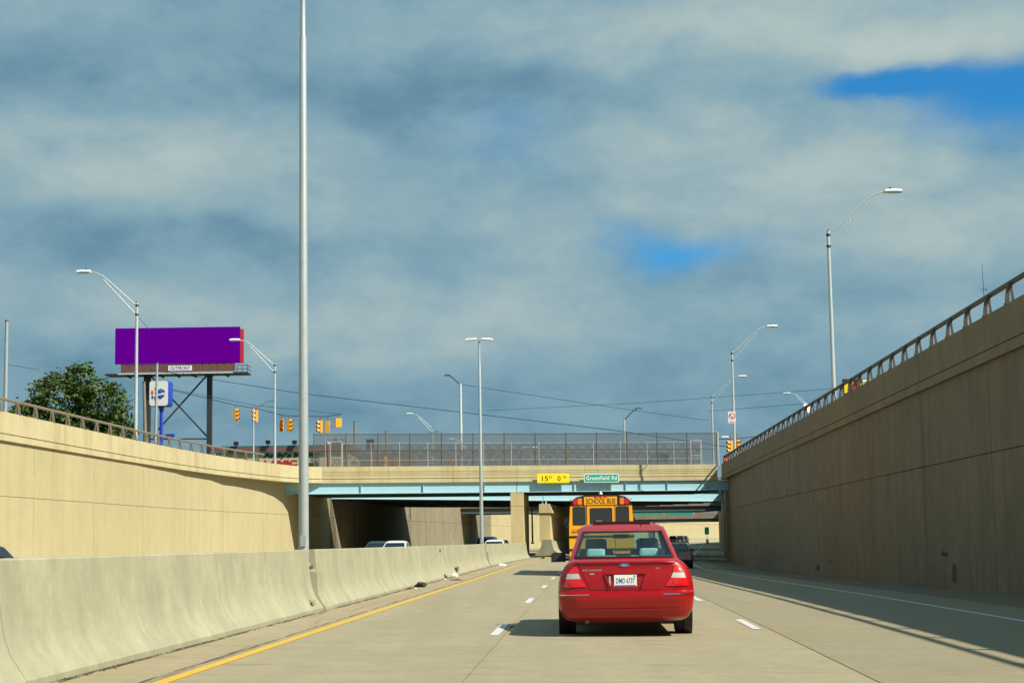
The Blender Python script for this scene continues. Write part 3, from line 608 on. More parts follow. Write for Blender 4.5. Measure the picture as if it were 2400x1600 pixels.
dav_at(1014,1000,230,math.pi,'slim distant davit lamp seen over the middle of the bridge fence',r0=.10)
dav_at(1910,958,190,math.pi,'distant lamp peeping over the right-hand railing between two davit lamps',r0=.10)
dav_at(1100,1052,300,math.pi,'far davit lamp seen through the chain-link behind the twin-head pole',r0=.12)
def twin(loc,rz,h,label):
    r=empty('street_lamp',loc,rz,label,'street lamp','twin-head poles on the median barrier')
    part('base_plate',MB().box(-.19,.19,-.19,.19,0,.03),'galvanised',r)
    for a in (-1,1):
        for b in (-1,1): part('anchor_bolt',MB().tube([(.14*a,.14*b,.03),(.14*a,.14*b,.10)],.022,6),'rust',r)
    part('collar',MB().tube([(0,0,.03),(0,0,.16)],[.135,.115],16),'pole_grey',r,smooth=50)
    part('pole',MB().tube([(0,0,.1),(0,0,h-1.25),(0,0,h-1.23),(0,0,h)],[.095,.062,.05,.042],18),'pole_grey',r,smooth=50)
    part('hand_hole_cover',MB().box(-.05,.05,-.112,-.09,.45,.65),'pole_grey',r)
    for s in (-1,1):
        a=part('arm',MB().tube([(0,0,h-.04),(.34*s,0,h-.06)],.025,8),'galvanised',r,smooth=50)
        hd=part('lamp_head',MB().sweep([(-.13,-.02),(-.1,.05),(0,.075),(.1,.05),(.13,-.02),(.08,-.05),(-.08,-.05)],[(.12*s,0,h-.03),(.2*s,0,h-.02),(.58*s,0,h-.04),(.68*s,0,h-.07)],1),'lamp_white',r,smooth=45)
    return r
for Y,lab in ((32.0,'tall twin-head lamp pole rising from the notch in the near median barrier'),(85.4,'twin-head lamp pole on the median barrier in front of the bridge')):
    x=Xb(Y)-.46; z=gz(x,Y)+.70-.005; twin((x,Y,z),0,(12.05 if Y<50 else 11.2)-z,lab)
x=Xb(177)-.6; twin((at(1247,1200,177).x,177,.9),0,9.75,'twin-head lamp pole beyond the bridge, its heads seen through the fence')
twin((at(1110,1200,235).x,235,.9),0,9.3,'twin-head lamp pole farthest along the median')
def arm_lamp(u,v,Y,label,side,ru,rv,mat,r0=.13,zb=ZG):
    p=at(u,v,Y); q=at(ru,rv,Y); r=empty('street_lamp',(p.x,Y,zb),0,label,'street lamp'); h=p.z-zb; ax=q.x-p.x; az=q.z-zb
    part('pole',MB().tube([(0,0,0),(0,0,h)],[r0,r0*.75],12),mat,r,smooth=50); part('base',MB().tube([(0,0,0),(0,0,.35)],[r0*1.9,r0*1.5],12),mat,r,smooth=40)
    part('arm',MB().tube([(0,0,h-.1),(ax*.55,0,h+(az-h)*.75),(ax*.8,0,az)],.05,8),'dark_steel',r,smooth=60)
    part('lamp_head',MB().sweep([(-.16,-.03),(-.1,.08),(.1,.08),(.16,-.03)],[(ax*.72,0,az),(ax*.95,0,az+.02),(ax*1.15,0,az-.03)],1),'dark_steel',r,smooth=45); return r
arm_lamp(1079,899,150,'cream corner lamp pole with short arm and dark lantern behind the bridge fence',-1,1046,880,'lamp_white')
arm_lamp(1463,982,180,'grey lamp pole with short arm and dark lantern over the bus side of the bridge',1,1500,957,'galvanised',r0=.1)
# small prohibition sign strapped to a davit pole
p=at(1716,975,127.2); s=empty('regulatory_sign',(p.x,127.35,p.z-.38),0,'small white sign with red circle and slash strapped to a lamp pole','sign')
part('panel',MB().box(-.27,.27,0,.012,-.1,.72),'sign_white',s)
ring=MB(); n=24
for i in range(n):
    a,b=2*math.pi*i/n,2*math.pi*(i+1)/n; ring.add([(x*math.cos(t),-.004,.40+x*math.sin(t)) for t in (a,b) for x in (.17,.235)],[(0,1,3,2)])
part('red_circle',ring,'sign_red',s); part('slash',MB().bar((-.14,-.007,.54),(.14,-.007,.26),.05,.004),'sign_red',s); part('lettering_bar',MB().box(-.2,.2,-.006,-.001,-.03,.02),'sign_red',s)
# ================================================================= traffic signals on span wire
def signal(loc,rz,label,lens='black_plastic',group='amber signal heads on the span wire',hang=.35,cat='traffic signal'):
    r=empty('traffic_signal',loc,rz,label,cat,group)
    part('housing',MB().box(-.17,.17,-.10,.12,0,1.05),'amber_housing',r)
    for k in range(3):
        z=.175+.35*k; part('lens',MB().tube([(0,-.10,z),(0,-.115,z)],.13,14),lens,r,smooth=40)
        v=MB(); n=14; vs=[]; fs=[]
        for i in range(n+1):
            t=math.pi*(-.18+1.36*i/n); c,sn=math.cos(t),math.sin(t); ln=.26+.06*sn
            vs+=[(c*.155,-.10,z+sn*.155),(c*.155,-.10-ln,z+sn*.155-.02)]
        fs=[(2*i,2*i+1,2*i+3,2*i+2) for i in range(n)]; part('visor',v.add(vs,fs),'amber_housing',r,smooth=50)
    part('hanger',MB().tube([(0,0,1.05),(0,0,1.05+hang)],.03,8),'rust',r,smooth=50); return r
SY=150.
def sig(u,v,rz,label,**k): p=at(u,v,SY); return signal((p.x,SY,p.z),R(rz),label,**k)
sig(551,986,75,'single amber signal head hung in front of the billboard leg, hoods turned towards the bridge')
sig(600,988.5,-60,'single amber signal head with dark lenses hung above the thin pole')
sig(660,1011,5,'amber signal head of the first hanging pair, facing the traffic',lens='amber_housing'); sig(677,1011,70,'amber signal head of the first hanging pair, hoods turned towards the bridge')
sig(751,1013.5,-55,'amber signal head of the second hanging pair with dark lenses showing'); sig(768,1014,175,'amber signal head of the second hanging pair, back turned to the traffic')
p=at(792.5,1001,SY); cs=empty('case_sign',(p.x,SY,p.z),R(25),'plain amber box sign hung at the end of the span wire','sign'); part('housing',MB().box(-.28,.28,-.15,.15,0,.78),'amber_housing',cs); part('hanger',MB().tube([(0,0,.78),(0,0,1.0)],.03,8),'rust',cs,smooth=50)
for pr,(u0,u1) in enumerate(((660,677),(751,768))):
    pass
p=at(1713,1061,150); signal((p.x,150,p.z),R(-60),'dark-lensed amber signal head half hidden by the lamp pole with the small sign',group='amber signals behind the right railing',hang=.6); p=at(1727,1059,150); signal((p.x,150,p.z),R(60),'amber signal head beside the small-sign lamp pole, hoods turned away',group='amber signals behind the right railing',hang=.6)
for u,v,Y,rz,lab in ((887,1092,165,30,'low amber signal head seen through the fence near the dark signal'),(903,1092,166,-30,'low amber signal head seen through the fence beside the thin white post'),(922,1094,170,0,'low amber signal head before the hedge, hoods facing the traffic'),(932,1094,170,60,'low amber signal head before the hedge, hoods turned sideways'),(1054,1093,175,40,'low amber signal head seen through the fence before the small tree')):
    p=at(u,v,Y); q=signal((p.x,Y,p.z-.1),R(rz),lab,lens='amber_housing',group='amber signals seen through the fence',hang=.2)
    part('post',MB().tube([(0,.0,-.01),(0,.0,min(-.3,ZG-p.z-.1))],.05,8),'galvanised',q,smooth=50)
p=at(867,1052,150); q=empty('traffic_signal',(p.x,150,ZG),0,'black-backed signal seen through the bridge fence','traffic signal'); zz=p.z-ZG
part('backplate',MB().box(-.33,.33,0,.2,zz,zz+.85),'black_plastic',q); part('post',MB().tube([(.1,.1,zz),(.3,.1,zz*.3),(.3,.1,0)],.05,8),'galvanised',q,smooth=50)
p=at(1701,1076,160); signal_r=empty('traffic_signal',(p.x,160,ZG),0,'far signal with its red light glowing just above the railing','traffic signal')
zz=p.z-ZG; part('housing',MB().box(-.16,.16,0,.2,zz-.75,zz+.25),'black_plastic',signal_r); part('red_light',MB().tube([(0,-.02,zz),(0,.0,zz)],.17,14),'lens_red_lit',signal_r); part('post',MB().tube([(0,.1,0),(0,.1,zz-.75)],.06,8),'galvanised',signal_r,smooth=50)
# ================================================================= overhead wires
def wire(label,pts,r=.024,sag=0.,cat='wire',mat='wire_black',group=None):
    P=[at(*p) for p in pts]; path=[]
    for i in range(len(P)-1):
        n=8
        for k in range(n+(1 if i==len(P)-2 else 0)):
            t=k/n; q=P[i].lerp(P[i+1],t); q.z-=sag*4*t*(1-t); path.append(q)
    return single('overhead_wire',MB().tube(path,r,5),mat,label,cat,group,smooth=80)
wire('heavy black wire running from behind the billboard across the whole bridge',[(352,866,195),(700,921,185),(1440,1008,172),(1700,1046,165)],.032)
wire('span wire carrying the amber signals',[(404,914,150.1),(551,949,150.1),(600,957,150.1),(668,974,150.1),(760,976,150.1),(800,970.5,150.1)],.03)
wire('upper messenger wire above the span wire',[(404,912,150.2),(600,950,150.2),(800,970,150.2)],.018)
wire('cable from the cream corner lamp pole to the far side of the bridge',[(1082,901,151),(1440,955,165),(1660,985,175)],.022)
wire('faint wire rising from the fence towards the right-hand lamp poles',[(1140,962,220),(1500,944,200),(1947,911,170),(2010,905,160)],.02)
wire('lower faint wire reaching the small white sign',[(1660,963,185),(1890,946,170)],.02)
wire('wire behind the lamp pole with the small sign',[(1684,1028,150.1),(1720,1029,150.1),(1790,1020,150.1),(1830,1010,150.1)],.03)
wire('thin wire from the grey pole into the big tree',[(10,853,158),(90,866,165)],.022)
wire('drop cable from the single signal to the davit pole',[(604,955,150.3),(625,941,145),(641,939,132)],.02)
wire('guy wire behind the davit lamp at the billboard',[(326,745,99),(352,775,140)],.015)
p=at(1700,1022,150); lum=empty('wire_luminaire',(p.x,150,p.z-.1),0,'small white lantern hung on the wire beyond the bridge corner','street lamp'); part('lamp_head',MB().sweep([(-.12,0),(-.08,.12),(.08,.12),(.12,0)],[(-.3,0,0),(.3,0,0)],1),'lamp_white',lum,smooth=40)
# ================================================================= billboard
BY=198.; k=BY/4075
tl=at(270.2,771,BY); trr=at(562.5,764,BY); bl=at(270.4,854,BY); X0,X1=tl.x,trr.x; Z1=(tl.z+trr.z)/2; Z0=bl.z
bd=empty('billboard',((X0+X1)/2,BY,ZG),0,'blank purple billboard on black steel legs above the trees','billboard'); ox=(X0+X1)/2
def P3(u,v,Y=BY): q=at(u,v,Y); return (q.x,Y,q.z)
part('panel',MB().box(X0,X1,BY-.1,BY+.12,Z0,Z1),'purple_vinyl',bd,world=True)
part('back_panel',MB().hexa([(X0+.8,BY+.5,Z0+.1),(X1+.2,BY+1.4,Z0+.1),(X1+.2,BY+1.6,Z0+.1),(X0+.8,BY+.7,Z0+.1),(X0+.8,BY+.5,Z1-.1),(X1+.2,BY+1.4,Z1-.1),(X1+.2,BY+1.6,Z1-.1),(X0+.8,BY+.7,Z1-.1)]),'sign_red',bd,world=True)
part('frame',MB().box(X0+.3,X1-.02,BY+.13,BY+.45,Z0+.1,Z1-.1),'dark_steel',bd,world=True)
a0=P3(283,854); a1=P3(551,871); za1=at(417,852,BY).z; za0=at(417,871,BY).z
n=46; xa,xb=a0[0],a1[0]
for i in range(n):
    x=xa+(xb-xa)*i/n; part('apron_slat',MB().box(x+.012,x+(xb-xa)/n-.012,BY-.06+.012*(i%3),BY+.02,za0+.0,Z0-.03),'brown_apron',bd,world=True)
lg=at(422,862,BY); part('nameplate',MB().box(lg.x-1.35,lg.x+1.35,BY-.10,BY-.075,lg.z-.32,lg.z+.27),'sign_white',bd,world=True)
put('lettering',text_mesh('OUTFRONT',.42,2.3,.004,.02),'purple_vinyl',bd,(lg.x-ox,-.102,lg.z-ZG-.24))
part('catwalk',MB().box(P3(262,0)[0],P3(586,0)[0],BY-1.5,BY+1.3,za0-.42,za0-.26),'dark_steel',bd,world=True)
for i in range(7):
    x=xa+(xb-xa)*(i+.5)/7; part('bracket',MB().bar((x,BY-1.3,za0-.5),(x,BY+1.2,za0-.5),.16,.2),'dark_steel',bd,world=True)
    part('floodlight',MB().bar((x-.9,BY-1.65,za0-.34),(x+.9,BY-1.65,za0-.34),.12,.1),'lamp_white',bd,world=True)
xr=P3(586,0)[0]; xq=P3(562,0)[0]
for z in (za0+.1,za0+.5): part('handrail',MB().bar((xq,BY-1.45,z),(xr,BY-1.45,z),.06).bar((xr,BY-1.45,z),(xr,BY+1.2,z),.06),'dark_steel',bd,world=True)
for x in (xq,(xq+xr)/2,xr): part('rail_post',MB().bar((x,BY-1.45,za0-.3),(x,BY-1.45,za0+.5),.06),'dark_steel',bd,world=True)
zc=za0-.5
lA=P3(345,900)[0]; lB=P3(491,900)[0]
part('leg',MB().box(lA-.36,lA+.36,BY-.3,BY+.4,ZG-.5,zc),'dark_steel',bd,world=True); part('leg',MB().box(lB-.27,lB+.27,BY-.3,BY+.4,ZG-.5,zc),'dark_steel',bd,world=True)
part('cross_brace',MB().bar(P3(484,880),P3(370,1007),.17),'dark_steel',bd,world=True); part('cross_brace',MB().bar((P3(352,880)[0],BY+.18,P3(352,880)[2]),(P3(486,1024)[0],BY+.18,P3(486,1024)[2]),.17),'dark_steel',bd,world=True)
part('tie_beam',MB().bar(P3(350,1029),P3(490,1028),.15),'dark_steel',bd,world=True)
# ================================================================= restaurant pole sign
SYp=165.; c=at(374,922,SYp); ps=empty('pole_sign',(c.x,SYp,ZG),R(-6),'white sign box with blue edges and orange-and-blue lettering on a blue post','sign'); k=SYp/4075
hw=23*k; z0=at(374,952,SYp).z-ZG; z1=at(374,892,SYp).z-ZG
def rrect(w,z0,z1,c=.25):
    pts=[]
    for cx,cz,a0 in ((w-c,z1-c,0),(-w+c,z1-c,90),(-w+c,z0+c,180),(w-c,z0+c,270)):
        for i in range(5): q=R(a0+22.5*i); pts.append((cx+c*math.cos(q),cz+c*math.sin(q)))
    return pts
part('cabinet',MB().prism(rrect(hw,z0,z1),lambda x,z:(x,-.3,z),lambda x,z:(x,1.15,z)),'sign_blue',ps,smooth=40)
part('face',MB().prism(rrect(hw-.03,z0+.04,z1-.04),lambda x,z:(x,-.33,z),lambda x,z:(x,-.305,z)),'sign_white',ps)
zc=(z0+z1)/2
def ell(cx,cz,a,b,rot=0,n=14): 
    pts=[]
    for i in range(n): t=2*math.pi*i/n; x,z=a*math.cos(t),b*math.sin(t); pts.append((cx+x*math.cos(rot)-z*math.sin(rot),cz+x*math.sin(rot)+z*math.cos(rot)))
    return pts
for cx,cz,a,b,rt,mt in ((-.30,.42,.11,.16,.2,'orange_ink'),(-.62,.08,.13,.22,.1,'orange_ink'),(-.3,-.55,.16,.13,0,'orange_ink')):
    part('emblem',MB().prism(ell(cx,zc+cz,a,b,rt),lambda x,z:(x,-.345,z),lambda x,z:(x,-.332,z)),mt,ps)
for cx,cz,a,b,rt in ((.12,.33,.2,.08,.5),(.0,.1,.38,.14,.12),(.15,-.30,.46,.12,.25),(-.1,-.38,.4,.09,0),(.3,-.42,.3,.06,.6),(-.6,-.36,.10,.16,0),(.45,.22,.10,.22,.9)):
    part('emblem',MB().prism(ell(cx,zc+cz,a,b,rt),lambda x,z:(x,-.349,z),lambda x,z:(x,-.3335,z)),'ink_blue',ps)
part('post',MB().tube([(.15,.1,0),(.15,.1,z0+.02)],.17,12),'sign_blue',ps,smooth=50); part('collar',MB().tube([(.15,.1,z0-.5),(.15,.1,z0)],[.17,.3],12),'sign_blue',ps,smooth=50)
q0=at(396,1021,SYp); part('arrow_panel',MB().box(.6,1.45,-.1,.1,q0.z-ZG-.17,q0.z-ZG+.17),'sign_blue',ps); part('arrow_panel',MB().box(-.55,.0,-.1,.1,q0.z-ZG-.17,q0.z-ZG+.17),'sign_blue',ps); part('bracket',MB().bar((0,0,q0.z-ZG),(.62,0,q0.z-ZG),.06),'sign_blue',ps)
# utility poles
def upole(u0,v0,Y,label,r,mat,u1=None,cross=False,name='utility_pole'):
    p=at(u0,v0,Y); r0=empty(name,(p.x,Y,ZG),0,label,'pole'); h=p.z-ZG; lean=0 if u1 is None else (at(u1,v0,Y).x-p.x)
    part('shaft',MB().tube([(lean,0,0),(0,0,h)],[r*1.15,r*.8],10),mat,r0,smooth=60); part('cap',MB().tube([(0,0,h),(0,0,h+.08)],r*.95,10),'rust',r0,smooth=60)
    if cross: part('crossarm',MB().bar((-.7,0,h-.7),(.7,0,h-.7),.1),mat,r0); part('insulator',MB().tube([(.5,0,h-.65),(.5,0,h-.45)],.05,6),'dark_steel',r0,smooth=60)
    return r0
upole(15.5,753,112,'plain grey steel pole standing behind the near end of the left railing',.13,'pole_grey')
upole(337,896,160,'leaning weathered timber pole beside the billboard leg',.17,'timber_grey',u1=346)
upole(368,852,140,'grey steel pole in front of the white and blue pole sign',.12,'pole_grey',u1=364)
upole(594,955,140,'thin pale pole under the amber signals',.07,'galvanised')
upole(762,1015,175,'thin pale pole under the second pair of signals',.06,'galvanised')
upole(831,988,240,'dark timber pole seen over the fence nearest the store',.2,'timber_grey'); upole(905,1011,260,'second dark timber pole seen over the fence',.2,'timber_grey'); upole(803,1030,240,'stub timber pole seen through the fence',.25,'timber_grey')
upole(1014.5,1000,232,'dark pole with crossarm beside the slim davit lamp',.1,'timber_grey',cross=True); upole(2320,715,150,'hidden timber pole behind the railing under the radio mast',.1,'timber_grey') if 0 else None
# radio mast
p=at(2302,617,230); ms=empty('radio_mast',(p.x,230,ZG),0,'thin radio mast with a short crossbar standing beyond the railing','mast'); h=p.z-ZG
part('shaft',MB().tube([(.25,0,0),(.1,0,h*.75),(0,0,h)],[.09,.06,.025],8),'dark_steel',ms,smooth=60); zc=at(2303,678,230).z-ZG; part('crossbar',MB().bar((-.35,0,zc),(.45,0,zc),.07),'dark_steel',ms); part('antenna',MB().tube([(.4,0,zc-.3),(.4,0,zc+.3)],.03,6),'dark_steel',ms,smooth=60); part('junction_box',MB().box(.25,.9,-.1,.1,at(2303,712,230).z-ZG-.1,at(2303,712,230).z-ZG+.1),'dark_steel',ms)
# dark advertising board behind the right railing
Yd=118.; a=at(1976,888,Yd); b=at(2072,888,Yd); zt=a.z; ad=empty('advertising_board',((a.x+b.x)/2,Yd,ZG),0,'dark advertising board with yellow blocks behind the right railing','billboard'); cx=(a.x+b.x)/2
part('panel',MB().box(a.x,b.x,Yd,Yd+.3,zt-2.6,zt),'ink_black',ad,world=True)
def adp(u0,u1,v0,v1,mt,nm='block'):
    q=at(u0,v1,Yd); s=at(u1,v0,Yd); part(nm,MB().box(q.x,s.x,Yd-.02,Yd-.004,q.z,s.z),mt,ad,world=True)
adp(1979.5,1988,898,921,'sign_yellow'); adp(2017,2034,897,912,'sign_yellow'); adp(2022,2060,888.5,895,'sign_white','lettering_band')
for u,v,ra,rb,mt in ((1996,898,.16,.13,'orange_ink'),(2002,912,.2,.24,'letter_red')):
    q=at(u,v,Yd); part('emblem',MB().prism(ell(q.x,q.z,ra,rb,.4),lambda x,z:(x,Yd-.03,z),lambda x,z:(x,Yd-.006,z)),mt,ad,world=True)
for sx in (-.8,.8): part('leg',MB().box(cx+sx-.08,cx+sx+.08,Yd+.1,Yd+.26,ZG,zt-2.6),'dark_steel',ad,world=True)
p=at(1892,960,140); wsn=empty('road_sign',(p.x,140,ZG),R(40),'white signs turned edge-on above the railing under the distant lamp','sign'); part('post',MB().tube([(0,.05,0),(0,.05,p.z-ZG+.6)],.04,8),'galvanised',wsn,smooth=60); part('panel',MB().box(-.4,-.02,-.01,.01,p.z-ZG-.1,p.z-ZG+.5),'sign_white',wsn); part('panel',MB().box(.1,.5,.06,.08,p.z-ZG-.2,p.z-ZG+.35),'sign_white',wsn)
p=at(1008,1077,150); wsn=empty('road_sign',(p.x,150,ZG),0,'square no-entry sign with red disc seen through the fence','sign'); zz=p.z-ZG; part('post',MB().tube([(0,.05,0),(0,.05,zz+.3)],.035,8),'galvanised',wsn,smooth=60); part('panel',MB().box(-.27,.27,0,.015,zz-.3,zz+.3),'sign_white',wsn); part('red_disc',MB().tube([(0,-.006,zz),(0,0,zz)],.2,18),'sign_red',wsn); part('bar',MB().box(-.12,.12,-.012,-.007,zz-.03,zz+.03),'sign_white',wsn)
# ================================================================= store
Ys=188.; q0=at(505,1046,Ys); q1=at(815,1040,Ys); zt=at(620,1043,Ys).z
st=empty('store',((q0.x+q1.x)/2,Ys,ZG),0,'low cream store with green and red striped fascia and lettering behind the railing','building'); cxs=(q0.x+q1.x)/2
def zz_(v): return at(640,v,Ys).z
part('wall',MB().box(q0.x,q1.x,Ys,Ys+14,ZG-.2,zz_(1060)),'store_cream',st,world=True)
for v0,v1,mt,nm in ((1044,1049,'store_green','fascia_stripe'),(1049.1,1054,'store_red','fascia_stripe'),(1054.1,1060,'store_green','fascia_stripe')): part(nm,MB().box(q0.x-.15,q1.x+.15,Ys-.3,Ys+14.1,zz_(v1),zz_(v0)),mt,st,world=True)
def stext(t,u0,u1,v0,v1,mt,bold=.03):
    a=at(u0,v1,Ys); b=at(u1,v0,Ys); put('lettering',text_mesh(t,b.z-a.z,b.x-a.x,.02,bold),mt,st,((a.x+b.x)/2-cxs,-.02,a.z-ZG))
stext("Andy's M",617,706,1059.5,1076,'letter_green',.05); stext('LANIC',619,697,1077,1092,'letter_red',.05)
a=at(722,1092,Ys); b=at(748,1062,Ys); part('side_sign',MB().box(a.x,b.x,Ys-.1,Ys-.01,a.z,b.z),'letter_green',st,world=True); put('lettering',text_mesh('EM',.5,1.05,.01,.02),'store_cream',st,((a.x+b.x)/2-cxs,-.105,at(735,1084,Ys).z-ZG))
for u,v in ((553,1039),(628,1036),(690,1036)):
    p=at(u,v,Ys-.5); part('floodlight',MB().box(p.x-.24,p.x+.24,Ys-.7,Ys-.3,p.z-.2,p.z+.2).box(p.x-.04,p.x+.04,Ys-.5,Ys-.42,p.z-.6,p.z-.2),'black_plastic',st,world=True)
for i in range(6):
    u=775+i*9; a=at(u,1092,Ys); part('window',MB().box(a.x,a.x+.22,Ys-.05,Ys-.01,ZG+.4,ZG+2.4),'ink_black',st,world=True)
p=at(769,1035,180); bc=empty('lamp_post',(p.x,180,ZG),0,'dark red post with a white globe top seen through the fence','lamp'); h=p.z-ZG; part('post',MB().tube([(0,0,0),(0,0,h-.4)],.16,10),'store_red',bc,smooth=50); part('globe',MB().tube([(0,0,h-.4),(0,0,h-.25),(0,0,h-.05),(0,0,h)],[.12,.24,.2,.05],12),'lamp_white',bc,smooth=60)
a=at(790,1092,250); b=at(960,1050,250); gb=empty('far_building',((a.x+b.x)/2,250,ZG),0,'long low grey building seen through the bridge fence','building'); part('wall',MB().box(a.x,b.x,250,262,ZG-.2,at(870,1062,250).z),'far_grey',gb,world=True)
c1=at(775,1092,255); c2=at(815,1036,255); part('gable',MB().prism([(c1.x,ZG),(c2.x,ZG),(c2.x,c2.z-.6),((c1.x+c2.x)/2,c2.z+.3),(c1.x,c2.z-.3)],lambda x,z:(x,249.5,z),lambda x,z:(x,262,z)),'far_grey',gb,world=True)
for i in range(9):
    x=a.x+(b.x-a.x)*(i+.3)/9; part('window',MB().box(x,x+.7,249.93,249.99,ZG+.8,ZG+1.9),'ink_black',gb,world=True)
# ================================================================= trees
def tree(loc,label,h,crown,n,leaf,mat,seed,trunk_r=.28,name='tree',group=None,dense=1.):
    """crown: list of (dx,dy,dz,rx,ry,rz) lobes; leaves are folded quads grouped in twig clumps"""
    rg=random.Random(seed); r=empty(name,loc,0,label,'tree',group); tr=MB(); tr.tube([(0,0,-.2),(.1,0,h*.2),(0,.1,h*.42),(.05,0,h*.7)],[trunk_r,trunk_r*.8,trunk_r*.6,trunk_r*.2],8)
    for L_ in crown: 
        c=Vector(L_[:3]); tr.tube([(0,0,h*.3),tuple(Vector((0,0,h*.35)).lerp(c,.55)+Vector((0,0,.2))),tuple(c)],[trunk_r*.45,trunk_r*.3,trunk_r*.08],6)
    part('trunk',tr,'bark',r,smooth=70)
    vs=[]; fs=[]; tot=sum(l[3]*l[5] for l in crown)
    for l in crown:
        for _ in range(max(8,int(n*l[3]*l[5]/tot/14))):
            while True:
                d=Vector((rg.uniform(-1,1),rg.uniform(-1,1),rg.uniform(-1,1)))
                if .25<d.length<1: break
            d=d.normalized()*(d.length**.45); c=Vector((l[0]+d.x*l[3],l[1]+d.y*l[4],l[2]+d.z*l[5])); cr=rg.uniform(.45,.95)*leaf*3
            for _ in range(14):
                p=c+Vector((rg.gauss(0,cr*.5),rg.gauss(0,cr*.5),rg.gauss(0,cr*.38))); s=leaf*rg.uniform(.6,1.25)
                a=Vector((rg.gauss(0,1),rg.gauss(0,1),rg.gauss(0,.6))).normalized(); b=a.cross(Vector((rg.gauss(0,1),rg.gauss(0,1),rg.gauss(0,1)))).normalized(); nn=a.cross(b)
                k=len(vs); vs+=[p-a*s,p+b*s*.45+nn*s*.12,p+a*s,p-b*s*.45+nn*s*.12]; fs.append((k,k+1,k+2,k+3))
    part('crown',MB().add(vs,fs),mat,r,fixn=False); return r
k=160/4075
p=at(165,1000,162); tree((p.x,162,ZG),'big dense broadleaf tree behind the left railing next to the billboard',11.,[(-3.6,0,6.6,2.3,2.4,2.6),(-1.2,0,9.0,2.5,2.6,2.5),(.9,-.3,10.6,1.5,1.6,1.9),(2.9,0,8.4,2.5,2.4,2.5),(4.3,.4,5.6,1.7,2.0,2.6),(0,0,5.2,3.9,3,3.0),(-5.0,.5,4.0,2.1,2,2.4),(-5.6,.3,2.4,1.6,1.6,1.8),(1.4,0,3.0,4.4,2.6,2.0),(-2.6,0,2.9,3.,2.6,2.)],30000,.23,'leaf_green',3)
p=at(30,1000,175); tree((p.x-.6,175,ZG),'smaller broadleaf tree at the grey steel pole',7.5,[(0,0,4.9,2.3,2.4,2.0),(.8,0,3.0,2.8,2.6,2.2),(-1.4,0,3.2,1.8,2,2.)],7000,.24,'leaf_dark',5)
p=at(428,1040,215); tree((p.x,215,ZG),'round bushy tree between the billboard legs',4.2,[(0,0,2.4,2.8,2,1.7),(2.4,0,1.4,2.3,2,1.3),(-1.6,0,1.5,1.6,1.8,1.3)],6000,.2,'leaf_green',8)
p=at(318,1040,168); cn=empty('spruce_tree',(p.x,168,ZG),0,'dark sparse spruce between the davit lamp and the timber pole','tree'); rg=random.Random(4); tr=MB().tube([(0,0,0),(0,0,4.6)],[.12,.02],7); part('trunk',tr,'bark',cn,smooth=60); vs=[];fs=[]
for i in range(34):
    z=.4+4.1*i/34; ln=1.5*(1-i/38)+.15; an=rg.uniform(0,6.28)
    for j in range(26):
        t=rg.random(); q=Vector((math.cos(an)*ln*t,math.sin(an)*ln*t,z-.35*t+rg.gauss(0,.04)))+Vector((rg.gauss(0,.1),rg.gauss(0,.1),0)); s=.13; k0=len(vs); a=Vector((rg.gauss(0,1),rg.gauss(0,1),-.5)).normalized(); b=a.cross(Vector((0,0,1)))*.35
        vs+=[q-a*s,q+b*s,q+a*s,q-b*s]; fs.append((k0,k0+1,k0+2,k0+3))
part('crown',MB().add(vs,fs),'leaf_dark',cn,fixn=False)
def bare(loc,label,h,seed):
    rg=random.Random(seed); r=empty('bare_tree',loc,0,label,'tree'); m=MB()
    def br(p,d,ln,rad,dep):
        q=p+d*ln; m.tube([p,q],[rad,rad*.6],5,False)
        if dep==0: return
        for _ in range(3 if dep>2 else 2):
            nd_=(d+Vector((rg.gauss(0,.45),rg.gauss(0,.45),rg.gauss(.1,.25)))).normalized(); br(q if rg.random()<.6 else p.lerp(q,.7),nd_,ln*rg.uniform(.6,.85),rad*.6,dep-1)
    br(Vector((0,0,0)),Vector((0,0,1)),h*.3,.12,5); part('trunk',m,'bark',r); return r
p=at(535,1045,205); bare((p.x,205,ZG),'bare leafless tree above the store roof, nearest the billboard leg',3.6,2); p=at(505,1045,206); bare((p.x,206,ZG),'bare leafless shrub close to the billboard leg',2.9,6)
p=at(945,1092,210); tree((p.x,210,ZG),'clipped dark hedge seen through the bridge fence',1.9,[(-1.3,0,.8,1.3,1,.75),(0,0,.85,1.4,1,.8),(1.3,0,.8,1.2,1,.75)],1500,.12,'leaf_dark',12,.1,name='hedge')
p=at(1065,1092,215); tree((p.x,215,ZG),'small dark tree seen through the fence near the twin-head pole',2.4,[(0,0,1.3,1.2,1,1.0),(-.6,0,.7,1.1,1,.7)],1000,.12,'leaf_dark',13,.1)
for i,(u,v,lab) in enumerate(((360,1035,'bright green shrub at the foot of the grey steel pole'),(405,1040,'bright green shrub under the blue sign post'))):
    p=at(u,v,140+i*8); tree((p.x,140+i*8,ZG),lab,1.2,[(0,0,.8,.8,.7,.6)],500,.09,'weed_green',20+i,.05,name='shrub')
